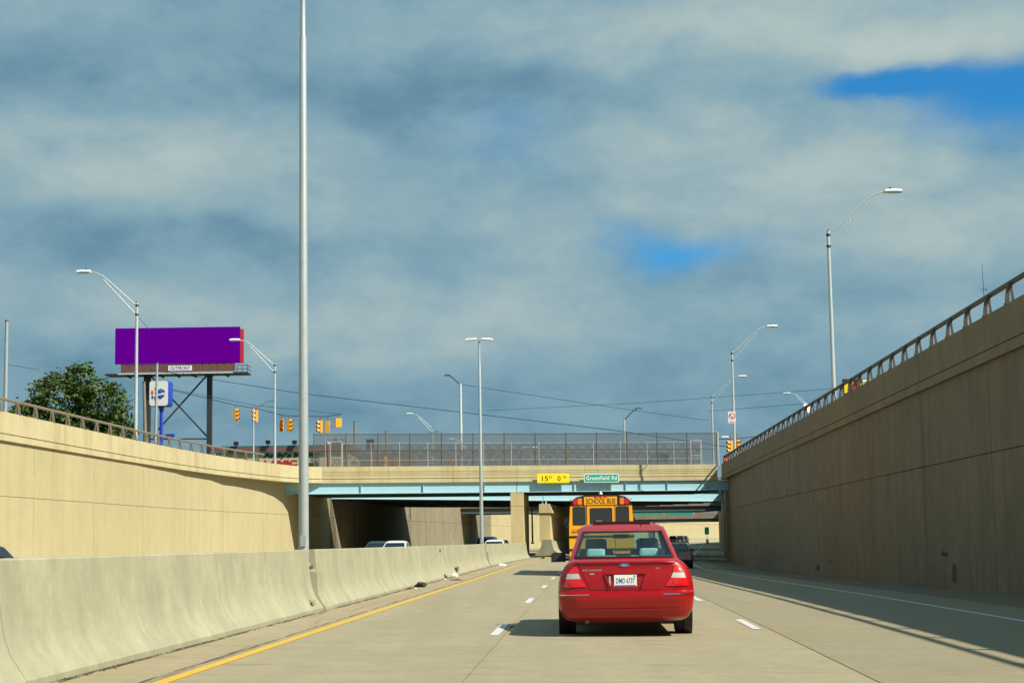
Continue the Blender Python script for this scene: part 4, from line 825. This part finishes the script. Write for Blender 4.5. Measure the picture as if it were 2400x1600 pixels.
# ================================================================= weeds and litter along the barrier
def weed(u,v,h,label,seed):
    g0=ground_at(u,v); rg=random.Random(seed); vs=[];fs=[]
    for i in range(40):
        an=rg.uniform(0,6.28); ln=h*rg.uniform(.4,1.1); d=Vector((math.cos(an)*.4,math.sin(an)*.4,1)).normalized(); s=Vector((-math.sin(an),math.cos(an),0))*.012; p=Vector((rg.gauss(0,.05),rg.gauss(0,.07),-.01)); k=len(vs)
        vs+=[p-s,p+s,p+d*ln*.6+s*1.5,p+d*ln*.6-s*1.5,p+d*ln+Vector((math.cos(an),math.sin(an),-.3))*ln*.2]; fs+=[(k,k+1,k+2,k+3),(k+3,k+2,k+4)]
    o=put('weed',MB().add(vs,fs).mesh('weed',None,None,False),'weed_green',None,g0); tag(o,label,'weed','weeds at the foot of the barrier')
for i,(u,v,h,l) in enumerate(((719,1436,.28,'tuft of weed at the foot of the lamp pedestal'),(1066,1348,.42,'tall weed beside the white litter at the barrier foot'),(1137,1325.5,.35,'weed tuft by the second lamp pole'),(1152,1323.5,.35,'darker weed tuft just past the second lamp pole'),(1040,1356,.2,'low weed at the open barrier joint'),(1272,1309,.3,'weed at the foot of the separate barrier block'))): weed(u,v,h,l,i)
def lump(u,v,a,b,c,mat,label,name='litter',seed=1,cat='litter'):
    g0=ground_at(u,v); rg=random.Random(seed); bm=bmesh.new(); bmesh.ops.create_icosphere(bm,subdivisions=2,radius=1)
    for q in bm.verts: f=1+rg.gauss(0,.16); q.co=Vector((q.co.x*a*f,q.co.y*b*f,max(-.3,q.co.z)*c*f+c*.25))
    me=bpy.data.meshes.new(name); bm.to_mesh(me); bm.free(); o=put(name,me,mat,None,g0); return tag(o,label,cat,'litter along the barrier')
lump(986,1375,.16,.3,.11,'debris_dark','black crumpled rubbish on the shoulder',seed=3); lump(960,1380,.08,.15,.05,'debris_brown','small rusty scrap beside the black rubbish',seed=4); lump(973,1380,.035,.06,.03,'debris_white','white scrap beside the black rubbish',seed=5)
lump(1068,1359,.2,.35,.035,'debris_brown','flat brown plate lying on the shoulder',seed=6); lump(1066,1351,.12,.2,.10,'debris_white','white plastic bag caught in the tall weed',seed=7); lump(1176,1325,.2,.3,.08,'debris_white','pale litter beyond the second lamp pole',seed=8); lump(1043,1358,.05,.07,.03,'debris_white','white speck of litter at the open barrier joint',seed=9)
lump(296,1547,.030,.035,.022,'debris_white','small white stone on the near shoulder',seed=10); lump(448,1508,.02,.03,.015,'debris_brown','reddish scrap in the near gutter',seed=11); lump(786,1420,.05,.06,.03,'debris_white','grey-white stone in the gutter past the lamp pedestal',seed=12)
rg=random.Random(9); gm=MB()
for i in range(900):
    Y=13+rg.random()**1.5*105; x=Xb(Y)+abs(rg.gauss(0,.05))+.005; s=rg.uniform(.004,.016); z=gz(x,Y); gm.add([(x-s,Y-s,z-.003),(x+s,Y-s*.6,z-.003),(x+s*.7,Y+s,z-.003),(x-s*.6,Y+s*.8,z-.003),(x,Y,z+s*.9)],[(0,1,4),(1,2,4),(2,3,4),(3,0,4)])
single('grit',gm,'debris_dark','line of dark grit and leaf mould along the foot of the barrier','grit',kind='stuff',base=(-3,40,0))
# dirt lying along the barrier foot and a rusty run-off band on the shoulder
def dirt_mat(name,col,lo,hi,sc3):
    m,t,p=newmat(name); n=t.nodes; l=t.links; p.inputs['Base Color'].default_value=(*col,1); p.inputs['Roughness'].default_value=.95
    g=n.new('ShaderNodeNewGeometry'); mp=n.new('ShaderNodeMapping'); mp.inputs['Scale'].default_value=sc3; l.new(g.outputs['Position'],mp.inputs[0])
    a=n.new('ShaderNodeTexNoise'); a.inputs['Scale'].default_value=1.; a.inputs['Detail'].default_value=9; a.inputs['Roughness'].default_value=.7; l.new(mp.outputs[0],a.inputs['Vector'])
    r=n.new('ShaderNodeMapRange'); l.new(a.outputs[0],r.inputs[0]); r.inputs[1].default_value=lo; r.inputs[2].default_value=hi
    tr=n.new('ShaderNodeBsdfTransparent'); x=n.new('ShaderNodeMixShader'); l.new(r.outputs[0],x.inputs[0]); l.new(tr.outputs[0],x.inputs[1]); l.new(p.outputs[0],x.inputs[2]); l.new(x.outputs[0],n['Material Output'].inputs[0])
dirt_mat('gutter_dirt',(.065,.052,.03),.44,.58,(7,.9,1)); dirt_mat('rust_dirt',(.14,.085,.035),.54,1.0,(4,.22,1)); dirt_mat('crack_dirt',(.09,.07,.04),.46,.60,(30,.8,1))
for a,b,mt in ((.0,.085,'gutter_dirt'),(.085,.20,'rust_dirt'),(.40,.90,'rust_dirt'),(.785,.83,'crack_dirt')):
    part('dirt',lay(a,b,8,121,.0035 if mt!='crack_dirt' else .005,0,2.7),mt,road,world=True)
    road.children[-1]['kind']='stuff'
# scuffs and soot marks left on the shaded wall
dirt_mat('soot',(.03,.027,.024),.36,.62,(.8,.8,.9))
for u,v0,v1,w_ in ((2238,1318,1368,.32),(1918,1322,1338,.5),(1945,1311,1317,.7),(2215,1290,1305,.5)):
    Y=40.
    for _ in range(40): p=at(u,(v0+v1)/2,Y); Y+=(Xw(Y)-p.x)*2.2 if p.x>0 else 0; Y=max(30,min(120,Y))
    z0,z1=at(u,v1,Y).z,at(u,v0,Y).z
    part('scuff_mark',MB().add([(Xw(y)-.004,y,z) for y,z in ((Y-w_,z0),(Y+w_,z0+.05),(Y+w_*.8,z1),(Y-w_*.9,z1-.06))],[(0,1,2,3)]),'soot',rw,world=True)
# ================================================================= vehicles
def ring(z,yr,yf,hw,rx,ry,nE=10,nC=5,nS=14,bow=.03):
    P=[]; A=[]
    for i in range(nE): x=-(hw-rx)+2*(hw-rx)*i/(nE-1); P.append((x,yr+bow*(x/hw)**2)); A.append('rear')
    for i in range(1,nC+1): t=math.pi/2*i/(nC+1); P.append((hw-rx+rx*math.sin(t),yr+bow*((hw-rx)/hw)**2+ry*(1-math.cos(t)))); A.append('c1')
    for i in range(nS): P.append((hw,yr+ry+(yf-yr-2*ry)*i/(nS-1)+bow*(1-i/(nS-1)))); A.append('right')
    for i in range(1,nC+1): t=math.pi/2*i/(nC+1); P.append((hw-rx+rx*math.cos(t),yf-ry+ry*math.sin(t))); A.append('c2')
    for i in range(nE): P.append(((hw-rx)-2*(hw-rx)*i/(nE-1),yf)); A.append('front')
    for i in range(1,nC+1): t=math.pi/2*i/(nC+1); P.append((-(hw-rx+rx*math.sin(t)),yf-ry*(1-math.cos(t)))); A.append('c3')
    for i in range(nS): P.append((-hw,yf-ry-(yf-yr-2*ry)*i/(nS-1)+bow*(i/(nS-1)))); A.append('left')
    for i in range(1,nC+1): t=math.pi/2*i/(nC+1); P.append((-(hw-rx+rx*math.cos(t)),yr+bow*((hw-rx)/hw)**2+ry-ry*math.sin(t))); A.append('c4')
    return [(x,y,z) for x,y in P],A
def wheel(root,x,y,r,wd,side,rim='silver_paint'):
    w_=part('wheel',MB().tube([(x-wd*.5,y,r),(x-wd*.42,y,r),(x+wd*.42,y,r),(x+wd*.5,y,r)],[r*.90,r,r,r*.90],24),'rubber',root,smooth=40)
    part('rim',MB().tube([(x+side*wd*.5,y,r),(x+side*(wd*.5+.012),y,r)],[r*.66,r*.60],20),rim,w_,smooth=40)
    return w_
def build_car(root,S,paint,gl='car_glass',rim='silver_paint',interior=True):
    SL=S['slices']; rx,ry=S.get('rx',.26),S.get('ry',.17); bow=.03
    rings=[ring(z,a,b,h,rx,ry)[0] for z,a,b,h in SL]; n=len(rings[0]); m=MB(); vs=[p for r in rings for p in r]; fs=[]
    for i in range(len(rings)-1):
        for k in range(n): k2=(k+1)%n; fs.append((i*n+k,i*n+k2,(i+1)*n+k2,(i+1)*n+k))
    fs+=[tuple(range(n-1,-1,-1)),tuple((len(rings)-1)*n+k for k in range(n))]
    body=part('body',m.add(vs,fs),paint,root,smooth=28)
    def param(z):
        zs=[s[0] for s in SL]; return [itp(z,zs,[s[j] for s in SL]) for j in (1,2,3)]
    def ry_(x,z,off=0.):
        a,b,hw=param(z); ax=min(abs(x),hw-.002); t=max(0,(ax-(hw-rx))/rx); base=a+bow*(min(ax,hw-rx)/hw)**2
        return base+ry*(1-math.sqrt(max(0,1-t*t)))-off
    def fy_(x,z,off=0.):
        a,b,hw=param(z); ax=min(abs(x),hw-.002); t=max(0,(ax-(hw-rx))/rx); return b-ry*(1-math.sqrt(max(0,1-t*t)))+off
    def patch(name,quad,mat,par=body,off=.006,nx=8,nz=4,fn=ry_,th=.012,smooth=30,label=None):
        """quad (x,z) corners BL,BR,TR,TL laid on the rear (or front) skin as a thin curved plate"""
        m=MB(); vs=[]; fs=[]
        for lay_ in (off,off-th):
            for j in range(nz+1):
                for i in range(nx+1):
                    s,t=i/nx,j/nz; x=(quad[0][0]*(1-s)+quad[1][0]*s)*(1-t)+(quad[3][0]*(1-s)+quad[2][0]*s)*t; z=(quad[0][1]*(1-s)+quad[1][1]*s)*(1-t)+(quad[3][1]*(1-s)+quad[2][1]*s)*t
                    vs.append((x,fn(x,z,lay_),z))
        N_=(nx+1)*(nz+1)
        for j in range(nz):
            for i in range(nx): a=j*(nx+1)+i; q=(a,a+1,a+nx+2,a+nx+1); fs+=[q,tuple(N_+w for w in reversed(q))]
        edge=[i for i in range(nx+1)]+[j*(nx+1)+nx for j in range(1,nz+1)]+[nz*(nx+1)+i for i in range(nx-1,-1,-1)]+[j*(nx+1) for j in range(nz-1,0,-1)]
        for i in range(len(edge)): a,b=edge[i],edge[(i+1)%len(edge)]; fs.append((b,a,N_+a,N_+b))
        return part(name,m.add(vs,fs),mat,par,smooth=smooth,label=label)
    # greenhouse
    GH=S['house']; gr=[]
    for z,a,b,h in GH: pts,A=ring(z,a,b,h,.075,.10,bow=.05); gr.append(pts)
    gv=[p for r in gr for p in r]; roof=[]; win={k:[] for k in ('rear','front','right','left')}; frit=[]
    nR=10; idx={}
    cnt={}
    for k,a in enumerate(A): cnt.setdefault(a,[]).append(k)
    for i in range(len(GH)-1):
        for k in range(n):
            k2=(k+1)%n; q=(i*n+k,i*n+k2,(i+1)*n+k2,(i+1)*n+k); a=A[k]; isw=False
            if i==1:
                L_=cnt[a]; pos=L_.index(k)
                if a in('rear','front') and pos<len(L_)-1: win[a].append(q); isw=True
                elif a in('c1','c4','c2','c3'): isw=False
                elif a in('right','left') and 1<=pos<len(L_)-2 and pos not in S.get('pillars',(6,)): win[a].append(q); isw=True
            if not isw: roof.append(q)
    roof.append(tuple((len(GH)-1)*n+k for k in range(n)))
    ro=part('roof',MB().add(gv,roof),paint,root,smooth=35)
    nm={'rear':'rear_window','front':'windshield','right':'side_window','left':'side_window'}
    for k,f in win.items():
        used=sorted({i for q in f for i in q}); mp={i:j for j,i in enumerate(used)}
        part(nm[k],MB().add([gv[i] for i in used],[tuple(mp[i] for i in q) for q in f]),gl,root,smooth=60)
    # dark rubber edge round the rear glass
    L_=cnt['rear']; lo,hi=[gv[n+k] for k in L_],[gv[2*n+k] for k in L_]
    def strip(pts,r): part('window_seal',MB().tube([(x,y-.004,z) for x,y,z in pts],r,6,True),'black_plastic',ro,smooth=60)
    strip(lo,.022); strip(hi,.014); strip([lo[0],hi[0]],.02); strip([lo[-1],hi[-1]],.02)
    z0=GH[0][0]
    if interior:
        def blob(name,x,y,z,a,b,c,mat):
            bm=bmesh.new(); bmesh.ops.create_cube(bm,size=2); bmesh.ops.bevel(bm,geom=list(bm.edges),offset=.45,segments=3,affect='EDGES',profile=.6)
            for v in bm.verts: v.co=Vector((x+v.co.x*a,y+v.co.y*b,z+v.co.z*c))
            me=bpy.data.meshes.new(name); bm.to_mesh(me); bm.free(); me.polygons.foreach_set('use_smooth',[True]*len(me.polygons)); return put(name,me,mat,root)
        yr=GH[1][1]; 
        blob('parcel_shelf',0,yr+.28,z0+.02,.62,.22,.02,'interior_teal'); blob('rear_seat',0,yr+.55,z0+.0,.60,.10,.06,'interior_teal')
        for x in (-.37,.35): blob('headrest',x,yr+.50,z0+.105,.125,.06,.05,'interior_teal')
        for x in (-.36,.36):
            blob('front_seat',x,yr+1.35,z0+.03,.24,.09,.12,'interior_dark'); blob('headrest',x,yr+1.38,z0+.19,.15,.07,.10,'interior_dark')
        blob('dashboard',0,GH[0][2]-.55,z0+.02,.62,.25,.05,'interior_dark'); blob('rear_view_mirror',.0,GH[2][2]-.02,GH[2][0]-.06,.12,.02,.03,'interior_dark')
        part('steering_wheel',MB().tube([(-.36+.18*math.cos(t),GH[0][2]-.85,z0+.04+.18*math.sin(t)) for t in [math.pi*i/8 for i in range(9)]],.018,6),'interior_dark',root,smooth=60)
        blob('brake_light_housing',0,yr+.12,z0+.045,.10,.03,.025,'black_plastic')
    r,ww=S['wr'],.215; hw=S['track']
    for y in S['wy']:
        for s in (-1,1):
            wheel(root,s*(hw-ww/2),y,r,ww,s,rim)
            yo=y; part('wheel_arch',MB().tube([(s*(S['hwmax']-.10),yo,r*1.02),(s*(S['hwmax']+.004),yo,r*1.02)],r*1.13,24),'black_plastic',body,smooth=40)
    part('underbody',MB().box(-hw+.2,hw-.2,.35,SL[0][2]-.2,.17,SL[0][0]+.06),'black_plastic',root)
    for s in (-1,1):
        y=S['mirror_y']; x=s*(S['hwmax']+.035); zz=z0+.03
        mm=MB(); pts=[(-.105,-.065),(.105,-.065),(.105,.05),(.07,.07),(-.075,.07),(-.105,.04)]; mm.prism(pts,lambda a,b:(x+a,y,zz+b),lambda a,b:(x+a*.75,y+.11,zz+b*.75))
        mo=part('door_mirror',mm,S.get('mirror_mat','black_plastic'),root,smooth=30); part('mirror_glass',MB().prism([(a*.85,b*.8) for a,b in pts],lambda a,b:(x+a,y-.006,zz+b),lambda a,b:(x+a,y-.001,zz+b)),'interior_dark',mo)
        part('mirror_stalk',MB().bar((s*(S['hwmax']-.12),y+.06,zz-.03),(x,y+.06,zz-.02),.05,.04),S.get('mirror_mat','black_plastic'),mo)
    return body,patch,ry_,fy_
SED=dict(slices=[(.20,.16,4.93,.74),(.25,.08,4.99,.80),(.335,.04,5.03,.845),(.36,.035,5.04,.852),(.50,.0,5.06,.866),(.562,.012,5.04,.868),(.582,.055,4.98,.868),(.66,.06,4.96,.862),(.75,.075,4.93,.848),(.82,.09,4.8,.825),(.88,.105,4.7,.792),(.925,.10,4.35,.752),(.955,.105,4.15,.715),(.968,.13,4.0,.69),(.976,.30,3.85,.665)],
  house=[(.955,.93,3.78,.735),(.995,1.0,3.7,.715),(1.335,1.66,2.95,.60),(1.395,1.82,2.75,.575),(1.44,2.02,2.6,.49),(1.458,2.2,2.5,.34)],wr=.325,track=.865,hwmax=.868,wy=(1.08,3.92),mirror_y=2.98)
def rear_set(patch,lens_q=True):
    for s in (-1,1):
        q=lambda pts:[(s*x,z) for x,z in pts] if s>0 else [(-pts[1][0],pts[1][1]),(-pts[0][0],pts[0][1]),(-pts[3][0],pts[3][1]),(-pts[2][0],pts[2][1])]
        t=patch('tail_light',q([(.50,.64),(.80,.635),(.765,.735),(.575,.74)]),'red_lens',off=.012,nx=8,nz=4)
        patch('reverse_lens',q([(.575,.742),(.765,.737),(.745,.805),(.60,.805)]),'clear_lens',par=t,off=.012,nx=6,nz=3)
        patch('tail_lens',q([(.60,.807),(.745,.807),(.66,.895),(.615,.895)]),'red_lens',par=t,off=.012,nx=6,nz=4)
        for x,z in ((.62,.685),(.70,.685)):
            xx=s*x; patch('bulb',[(xx-.022,z-.02),(xx+.022,z-.02),(xx+.022,z+.02),(xx-.022,z+.02)],'red_lens',par=t,off=.017,nx=2,nz=2,th=.004)
# ---- the red sedan
YC=22.25; xc=1.40; hz=-math.atan(.042)
def place_z(x,y,hd,ln=2.5):
    q=Vector((x-math.sin(hd)*-0,y,0)); return gz(x,y+ln)
rc=empty('sedan',(xc,YC,gz(xc+.1,YC+2)+.0),hz,'shiny dark red sedan with white licence plate in the middle lane','car')
body,patch,rY,fY=build_car(rc,SED,'red_paint')
rear_set(patch)
tl_=patch('trunk_lid',[(-.455,.60),(.455,.60),(.60,.925),(-.60,.925)],'red_paint',off=.006,nx=16,nz=8,th=.02)
patch('spoiler_lip',[(-.64,.935),(.64,.935),(.60,.962),(-.60,.962)],'red_paint',off=.022,nx=16,nz=2,th=.03)
patch('garnish',[(-.25,.795),(.25,.795),(.265,.815),(-.265,.815)],'red_paint',par=tl_,off=.035,nx=10,nz=2,th=.035)
patch('plate_recess',[(-.175,.625),(.175,.625),(.245,.795),(-.245,.795)],'red_paint',par=tl_,off=.0085,nx=10,nz=4,th=.004)
for s in (-1,1): patch('recess_side',[(s*.2-.012,.625),(s*.2+.012,.625),(s*.265+.012,.80),(s*.265-.012,.80)],'red_paint',par=tl_,off=.028,nx=2,nz=4,th=.028)
yp=rY(0,.71,.012); lp_=part('licence_plate',MB().box(-.150,.138,yp-.008,yp-.002,.640,.785),'sign_white',rc)
put('lettering',text_mesh('DMD 6737',.066,.235,.0,.012),'ink_blue',lp_,(-.006,yp-.0095,.678)); part('plate_band',MB().box(-.14,.128,yp-.0105,yp-.0085,.645,.656),'sign_blue',lp_); part('tab',MB().tube([(.112,yp-.0105,.768),(.112,yp-.0085,.768)],.012,10),'sign_green',lp_); part('plate_lamp',MB().box(-.215,-.195,yp-.016,yp+.004,.655,.77),'clear_lens',lp_)
yo=rY(0,.908,.008); ov=part('badge',MB().prism(ell(-.012,.907,.064,.021),lambda x,z:(x,yo-.006,z),lambda x,z:(x,yo+.006,z)),'chrome',rc); part('badge_field',MB().prism(ell(-.012,.907,.056,.016),lambda x,z:(x,yo-.0085,z),lambda x,z:(x,yo-.0065,z)),'sign_blue',ov); put('lettering',text_mesh('Ford',.018,.055,.0,.01),'sign_white',ov,(-.012,yo-.010,.899))
def badge(t,x,z,h,wf): put('lettering',text_mesh(t,h,wf,.0,.012),'chrome',rc,(x,rY(x,z,.010),z))
badge('FIVE HUNDRED',-.425,.835,.022,.25); badge('SEL',.41,.853,.020,.065); part('badge',MB().prism(ell(-.43,.80,.036,.011),lambda x,z:(x,rY(-.43,.8,.012),z),lambda x,z:(x,rY(-.43,.8,.0),z)),'chrome',rc)
for s in (-1,1): patch('chrome_strip',[(min(s*.47,s*.85),.532),(max(s*.47,s*.85),.532),(max(s*.47,s*.85),.543),(min(s*.47,s*.85),.543)],'chrome',off=.008,nx=10,nz=1)
patch('bumper_crease',[(-.46,.338),(.46,.338),(.43,.356),(-.43,.356)],'red_paint',off=.022,nx=12,nz=2,th=.022)
patch('bumper_cover',[(-.80,.375),(.80,.375),(.82,.555),(-.82,.555)],'red_paint',off=.004,nx=18,nz=5,th=.01)
part('muffler',MB().tube([(-.55,.35,.235),(-.15,.35,.235)],.085,14),'dark_steel',rc,smooth=50); part('exhaust_pipe',MB().tube([(-.5,.6,.22),(-.5,.10,.20)],.03,10),'rust',rc,smooth=50)
part('tow_bracket',MB().box(-.5,.6,.25,.4,.18,.22),'black_plastic',rc); part('antenna',MB().tube([(.25,1.75,1.40),(.27,1.6,1.50)],.006,5),'black_plastic',rc); part('sunroof',MB().box(-.40,.40,2.10,2.50,1.455,1.482),'black_plastic',rc)
# ---- black sedan ahead in the shaded lane
def car_at(name,label,S,paint,x,Y,rz,group=None,gl='tint_glass',interior=False,cat='car',zoff=0.,rear=True,scale=1.):
    r=empty(name,(x,Y,gz(x,Y+(2 if abs(rz)<1.5 else -2))+zoff),rz,label,cat,group); b,patch,_,fy=build_car(r,S,paint,gl,interior=interior); r.scale=(scale,)*3
    if rear: rear_set(patch); part('licence_plate',MB().box(-.15,.15,_(0,.71,.014),_(0,.71,.004),.65,.78),'sign_white',r)
    for s in (-1,1):
        x0,x1=sorted((s*.42,s*.74)); patch('headlight',[(x0,.56),(x1,.56),(x1,.70),(x0,.68)],'clear_lens',off=.01,fn=fy)
    patch('grille',[(-.36,.5),(.36,.5),(.36,.66),(-.36,.66)],'black_plastic',off=.008,fn=fy)
    return r
car_at('sedan','black sedan in the shaded lane just past the red car',SED,'black_paint',9.3,100,-math.atan(.06),scale=1.0)
SUVS=dict(slices=[(.28,.14,4.55,.78),(.40,.05,4.62,.86),(.60,.0,4.66,.88),(.80,.02,4.64,.885),(.95,.05,4.55,.88),(1.08,.06,4.2,.86),(1.10,.12,3.9,.84)],house=[(1.08,.10,3.55,.83),(1.12,.14,3.45,.80),(1.60,.36,2.75,.68),(1.68,.45,2.6,.65),(1.73,.7,2.4,.55),(1.745,.9,2.2,.4)],wr=.37,track=.88,hwmax=.885,wy=(.95,3.65),mirror_y=3.0,pillars=(4,8))
f0=lambda u,v,Y: at(u,v,Y).x
for nm,lab,S,pt,u,Y in (('suv','dark SUV, left of the small group of far cars beyond the bridges',SUVS,'black_paint',1577,372),('suv','dark SUV with a lit orange lamp in the small far group',SUVS,'black_paint',1594,362),('suv','dark van-like SUV tucked behind the far group',SUVS,'navy_paint',1604,392)):
    car_at(nm,lab,S,pt,f0(u,1265,Y),Y,-math.atan(.13),rear=True,scale=1.0)
# ---- oncoming traffic behind the barrier
op=lambda Y:math.pi-math.atan((Xb(Y+1)-Xb(Y-1))/2)
def oncoming(name,label,S,paint,u,Y,rooftop_v,gl='tint_glass',hgt=1.458,cat='car'):
    p=at(u,rooftop_v,Y); r=car_at(name,label,S,paint,p.x,Y,op(Y),group='oncoming traffic behind the barrier',gl=gl,rear=False,cat=cat); return r
oncoming('sedan','white car with dark windscreen behind the near median barrier',SED,'white_paintwork',942,104,1272)
oncoming('sedan','dark car beside the white car behind the near median barrier',SED,'black_paint',900,112,1277)
oncoming('suv','blue SUV behind the barrier next to the second lamp pole',SUVS,'navy_paint',1148,150,1254,cat='suv')
oncoming('sedan','white car in front of the pier behind the barrier',SED,'white_paintwork',1168,120,1265)
oncoming('sedan','dark blue car partly hidden by the bridge pier',SED,'navy_paint',1181,158,1262)
oncoming('sedan','dark car whose bonnet just enters the view at the near left barrier',SED,'black_paint',12,68,1290)
# white van roof on the service drive
q=at(256,1012,105); vn=empty('van',(q.x,105,ZG),op(105),'white car passing along the service drive behind the left railing','car'); b_,patch,_,fy=build_car(vn,SED,'white_paintwork','tint_glass',interior=False); vn.location.z=ZG-.0
# ---- school bus
bu=empty('school_bus',(3.22,65,gz(3.3,70)),-math.atan(.042),'yellow school bus seen from behind with black roof cap and warning lamps','bus')
bp=[(-1.19,.62),(1.19,.62),(1.205,1.3),(1.195,1.95),(1.150,2.64),(-1.150,2.64),(-1.195,1.95),(-1.205,1.3)]
Lb=10.2
def bprism(pts,y0,y1,mat,name='body',ins=0.,root=bu,smooth=25): return part(name,MB().prism(pts,lambda x,z:(x*(1-ins),y0,z),lambda x,z:(x,y1,z)),mat,root,smooth=smooth)
bb_=bprism(bp,0,Lb,'bus_yellow'); 
rp=[(1.145,2.645),(1.12,2.76),(1.04,2.88),(.90,2.965),(.6,3.03),(0,3.055),(-.6,3.03),(-.90,2.965),(-1.04,2.88),(-1.12,2.76),(-1.145,2.645)]
bprism(rp,-.012,.42,'black_plastic','roof_cap'); bprism(rp,.43,Lb-.1,'bus_yellow','roof')
bprism([(-1.10,.5),(1.10,.5),(1.05,1.65),(-1.05,1.65)],Lb,Lb+1.7,'bus_yellow','hood')
def bplate(name,x0,x1,z0,z1,y,th,mat,par=bu,c=.05):
    pts=[]
    for cx,cz,a0 in ((x1-c,z1-c,0),(x0+c,z1-c,90),(x0+c,z0+c,180),(x1-c,z0+c,270)):
        for i in range(4): q=R(a0+30*i); pts.append((cx+c*math.cos(q),cz+c*math.sin(q)))
    return part(name,MB().prism(pts,lambda x,z:(x,y,z),lambda x,z:(x,y+th,z)),mat,par)
sg=bplate('route_panel',-.63,.60,2.665,2.972,-.03,.015,'bus_yellow',c=.02); put('lettering',text_mesh('SCHOOL BUS',.205,1.09,.0,.012),'ink_black',sg,(-.01,-.033,2.70))
for s in (-1,1):
    x0,x1=sorted((s*.70,s*.86)); bplate('amber_warning_lamp',x0,x1,2.68,2.92,-.04,.025,'amber_lens',c=.02); x0,x1=sorted((s*.875,s*1.035)); bplate('red_warning_lamp',x0,x1,2.68,2.90,-.04,.025,'red_lens',c=.04)
    bplate('red_marker',s*1.13-.03,s*1.13+.03,2.84,2.88,-.03,.02,'red_lens',c=.01)
for x in (-.18,-.005,.17): bplate('clearance_lamp',x-.06,x+.06,2.945,2.995,-.045,.02,'red_lens',c=.02)
part('strobe_beacon',MB().tube([(0,.35,3.05),(0,.35,3.10),(0,.35,3.17)],[.07,.07,.02],12),'lamp_white',bu,smooth=50)
for nm,x0,x1,z0,z1 in (('rear_window',-1.055,-.575,1.93,2.60),('rear_window',.55,1.04,1.93,2.60),('door_window',-.43,.415,1.94,2.555)):
    fr=bplate(nm,x0,x1,z0,z1,-.012,.008,'black_plastic',c=.05); bplate('pane',x0+.025,x1-.025,z0+.025,z1-.025,-.017,.004,'interior_dark',fr,c=.04)
bplate('window_sticker',-.2,.03,1.95,2.1,-.020,.002,'far_grey',c=.01)
dr=bplate('emergency_door',-.52,.50,.75,2.63,-.010,.006,'bus_yellow',c=.03)
for x in (-.53,.51): part('door_seam',MB().box(x-.008,x+.008,-.014,-.001,.75,2.63),'ink_black',dr)
part('door_handle',MB().box(.36,.46,-.05,-.011,1.7,1.76),'black_plastic',dr)
for s in (-1,1):
    x0,x1=sorted((s*.72,s*.88)); bplate('tail_light',x0,x1,1.68,1.79,-.03,.022,'red_lens',c=.03); x0,x1=sorted((s*.90,s*1.06)); bplate('turn_lamp',x0,x1,1.68,1.79,-.03,.022,'amber_lens',c=.03)
for z in (1.50,1.02,.72): part('rub_rail',MB().box(-1.225,1.225,-.02,Lb,z-.035,z+.035),'black_plastic',bu)
part('bumper',MB().box(-1.2,1.2,-.14,.05,.45,.72),'black_plastic',bu)
for s in (-1,1):
    for i in range(9):
        y=.7+i*.98; fr=part('side_window',MB().box(min(s*1.165,s*1.20),max(s*1.165,s*1.20),y,y+.82,1.98,2.56),'black_plastic',bu)
    part('wheel',MB().tube([(s*1.12,2.6,.48),(s*.62,2.6,.48)],.48,20),'rubber',bu,smooth=40); part('wheel',MB().tube([(s*1.12,Lb+.4,.48),(s*.85,Lb+.4,.48)],.48,20),'rubber',bu,smooth=40)
    part('side_mirror',MB().box(s*1.45-.1,s*1.45+.1,Lb+.8,Lb+.86,1.9,2.3),'black_plastic',bu); part('mirror_arm',MB().bar((s*1.05,Lb+.3,2.2),(s*1.45,Lb+.83,2.1),.04),'black_plastic',bu)
part('underbody',MB().box(-.9,.9,.3,Lb,.35,.61),'black_plastic',bu)
# construction drum far away
q=at(1658,1268,368); dm=empty('traffic_drum',(q.x,368,gz(q.x,368)),0,'orange drum far away at the foot of the shaded wall','drum')
part('drum',MB().tube([(0,0,.05),(0,0,1.0)],[.32,.26],14),'orange_ink',dm,smooth=50); part('reflective_band',MB().tube([(0,0,.55),(0,0,.7)],.30,14),'sign_white',dm,smooth=50); part('base',MB().tube([(0,0,0),(0,0,.06)],.42,12),'rubber',dm)
q=at(1657,1252,360); sn=empty('guide_sign',(q.x,360,gz(q.x,360)),0,'small green sign on a post beside the far shaded wall','sign'); part('panel',MB().box(-.45,.45,0,.03,q.z-gz(q.x,360),q.z-gz(q.x,360)+1.5),'sign_green',sn); part('post',MB().tube([(0,.06,0),(0,.06,q.z-gz(q.x,360)+1.4)],.06,8),'galvanised',sn,smooth=60)
